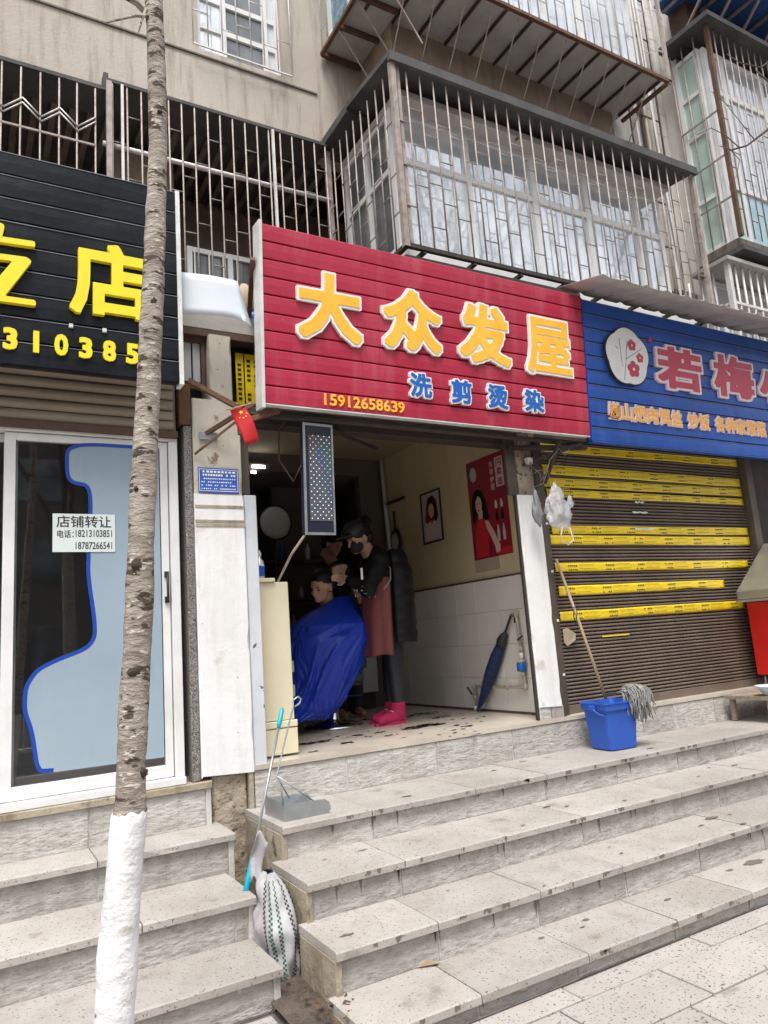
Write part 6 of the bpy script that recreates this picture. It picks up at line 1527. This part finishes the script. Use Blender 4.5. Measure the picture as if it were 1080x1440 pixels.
def resample(ps, rs, n):
    out = []; o2 = []
    zs = [p.z for p in ps]
    for i in range(n + 1):
        z = zs[0] + (zs[-1] - zs[0]) * i / n; j = max(k for k in range(len(zs)) if zs[k] <= z + 1e-9); j = min(j, len(zs) - 2); t = (z - zs[j]) / (zs[j + 1] - zs[j])
        q = ps[j].lerp(ps[j + 1], t); q = q + Vector((.006 * mnoise.noise(Vector((z * 2.2, 1, 1))), .006 * mnoise.noise(Vector((z * 2.2, 5, 1))), 0)); out.append(q); o2.append((rs[j] * (1 - t) + rs[j + 1] * t) * (1 + .07 * mnoise.noise(Vector((z * 7, 3, 3)))))
    return out, o2
tp2, tr2 = resample(tpts, trs, 260)
zl = at('Y', 2.0, 184, 1140).z
g = MB(); g.tube(tp2, tr2, 28, True, True, noise=.09, nscale=26); g.build('trunk', M['bark'], tr)
def knotat(x, y, sx, sz, m):
    q = at('Y', 1.95, x, y); g = MB(); g.ball(q, (sx, .018, sz), 14, 9, lambda d, p: p * (1 + .35 * mnoise.noise(d * 3))); g.build('knot', m, tr)
for x, y, sx, sz in ((189, 690, .006, .007), (191, 797, .017, .018), (185, 945, .017, .012), (207, 578, .006, .006), (213, 430, .013, .014), (196, 1085, .016, .012), (222, 165, .008, .006)):
    i = min(range(len(tp2)), key=lambda k: abs(tp2[k].z - at('Y', 2.0, x, y).z)); q = at('Y', 2.0, x, y)
    dx_ = (q.x - tp2[i].x); ry = math.sqrt(max(1e-5, tr2[i] ** 2 - dx_ ** 2)); c = Vector((q.x, 2.0 - ry * .93, q.z)); g = MB(); g.ball(c, (sx, .007, sz), 14, 9, lambda d, p: p * (1 + .5 * mnoise.noise(d * 3 + c))); g.build('knot', M['knot'], tr)
wp = [(p, r_) for p, r_ in zip(tp2, tr2) if p.z < zl + .03]
g = MB(); vs = []; nn = 40
for i, (p, r_) in enumerate(wp):
    for k in range(nn):
        a = 6.283 * k / nn; e = zl + .0 + .010 * mnoise.noise(Vector((math.cos(a) * 2.5, math.sin(a) * 2.5, 0))) + .004 * mnoise.noise(Vector((a * 5, 0, 3)))
        z = min(p.z, e); rr = r_ * (1.03 + .075 * mnoise.noise((p + Vector((math.cos(a), math.sin(a), 0)) * r_) * 26)) + .002
        vs.append(Vector((p.x + rr * math.cos(a), p.y + rr * math.sin(a), z)))
g.add(vs, [(i * nn + k, i * nn + (k + 1) % nn, (i + 1) * nn + (k + 1) % nn, (i + 1) * nn + k) for i in range(len(wp) - 1) for k in range(nn)], True); g.build('lime_wash', M['lime'], tr)
g = MB(); b0_ = tp2[-34]
bq = [at('Y', 2.0, 216, 30), at('Y', 2.0, 205, 18), at('Y', 1.98, 193, 5), at('Y', 1.95, 170, -8), at('Y', 1.9, 120, -60)]
g.tube(bq, [.012, .010, .009, .007, .005], 8); 
bq = [at('Y', 1.99, 208, 22), at('Y', 1.96, 190, 22), at('Y', 1.92, 165, 28), at('Y', 1.9, 150, 32)]; g.tube(bq, [.006, .005, .003, .002], 6)
bq = [at('Y', 1.99, 205, 12), at('Y', 1.97, 199, 30), at('Y', 1.96, 195, 45)]; g.tube(bq, [.005, .0035, .002], 6)
g.build('limb', M['bark'], tr)
g = MB()
for k, (dx, dy, dz) in enumerate(((1, .2, 1.4), (-1, .1, 1.2), (.2, -1, 1.3), (-.3, .5, 1.6))): branch(g, tpts[-1] + Vector((0, 0, -.3 + .1 * k)), (dx, dy, dz), 2.2, .016, 7, 40 + k)
g.build('crown', M['twig'], tr)
# bare tree beyond the right edge: its twigs reach into the picture
t2 = thing('street_tree', 'bare street tree whose dark twigs cross the right edge balcony', 'tree', (3.9, 1.7, 0))
g = MB(); g.tube([(3.95, 1.6, -.02), (3.97, 1.6, 1.5), (3.93, 1.6, 3.2), (3.98, 1.6, 5)], [.075, .06, .05, .035], 14, True, True, noise=.12, nscale=20); g.build('trunk', M['bark'], t2)
g = MB()
def twig(pp, rs_): g.tube([at('Y', y_, a, b) for a, b, y_ in pp], rs_, 6)
twig([(1180, 90, 1.7), (1120, 140, 1.75), (1080, 182, 1.8), (1050, 205, 1.85), (1028, 211, 1.9), (1012, 205, 1.95)], [.012, .009, .007, .005, .004, .002])
twig([(1040, 208, 1.87), (1020, 190, 1.9), (1000, 180, 1.92), (980, 190, 1.95)], [.003, .0025, .002, .0015])
twig([(1120, 60, 1.7), (1070, 95, 1.75), (1040, 88, 1.8), (1022, 76, 1.85)], [.006, .004, .003, .0015])
twig([(1100, 130, 1.75), (1075, 110, 1.78), (1062, 98, 1.8)], [.006, .005, .004])
twig([(1062, 198, 1.83), (1040, 170, 1.85), (1020, 145, 1.88), (1000, 128, 1.9)], [.003, .002, .0018, .0012])
twig([(1028, 211, 1.9), (1040, 225, 1.9), (1035, 250, 1.9)], [.003, .002, .0012])
g.build('limb', M['twig'], t2)
g = MB()
for k, (dx, dy, dz) in enumerate(((1, .2, 1.4), (.8, -.8, 1.0), (.2, -1, 1.3), (1, .5, .8))): branch(g, (3.97, 1.6, 4 + .3 * k), (dx, dy, dz), 2.4, .02, 7, 60 + k)
g.build('crown', M['twig'], t2)
# the far side of the street: seen only as reflections in the panes
for k, (x, y, L_) in enumerate(((-3.5, -4.5, 9), (1.5, -4.8, 10), (5.0, -4.6, 10), (8.5, -4.7, 10), (12.0, -4.6, 10), (15.5, -4.8, 10))):
    tt = thing('bare_tree', 'bare leafless tree across the street, %s from the left' % ('first', 'second', 'third', 'fourth', 'fifth', 'sixth')[k], 'tree', (x, y, 0), 'bare trees across the street')
    g = MB(); g.tube([(x, y, -.02), (x + .05, y, 1.5), (x, y, 3.4), (x + .1, y, 7)], [.13, .11, .09, .05], 10); g.build('trunk', M['bark'], tt)
    g = MB()
    for q in range(10): branch(g, (x, y, 3.3 + .35 * q * (q % 2)), (math.cos(q * 2.4) * .6, math.sin(q * 2.4) * .6, 1.9), L_, .05, 5, 100 + k * 10 + q, 10, 2, .2)
    g.build('crown', M['twig'], tt)
rl = thing('street_railing', 'white metal railing along the far kerb of the street', 'railing', (2, -2.9, 0))
for z in (.35, .95): rod('rail', M['white_trim'], rl, (-8, -2.9, z), (14, -2.9, z), .025)
for k in range(12): rod('post', M['white_trim'], rl, (-8 + 2 * k, -2.9, 0), (-8 + 2 * k, -2.9, 1.08), .035)
for k in range(120): rod('baluster', M['white_trim'], rl, (-7.9 + .18 * k, -2.9, .36), (-7.9 + .18 * k, -2.9, .94), .011)

ob = thing('apartment_building', 'dark building across the street, added unseen for pane reflections', 'building', (4, -17, 0))  # unseen block, put in to darken reflections in the low panes
g = MB(); g.box(-22, 30, -20, -17, 0, 9.5); g.build('wall', mat('far_wall', (.16, .145, .13), .9, var=(.8, (.09, .08, .075), .9)), ob)
wm_ = MB(); wm_.box(-.8, .8, -.04, .04, -.7, .7); wme = wm_.mesh('window', Vector((0, 0, 0))); wme.materials.append(M['pane_dark'])
for k in range(18):
    for zc in (2.0, 4.8, 7.4): link('window', wme, None, ob, (-20.5 + 2.8 * k, -16.97, zc))
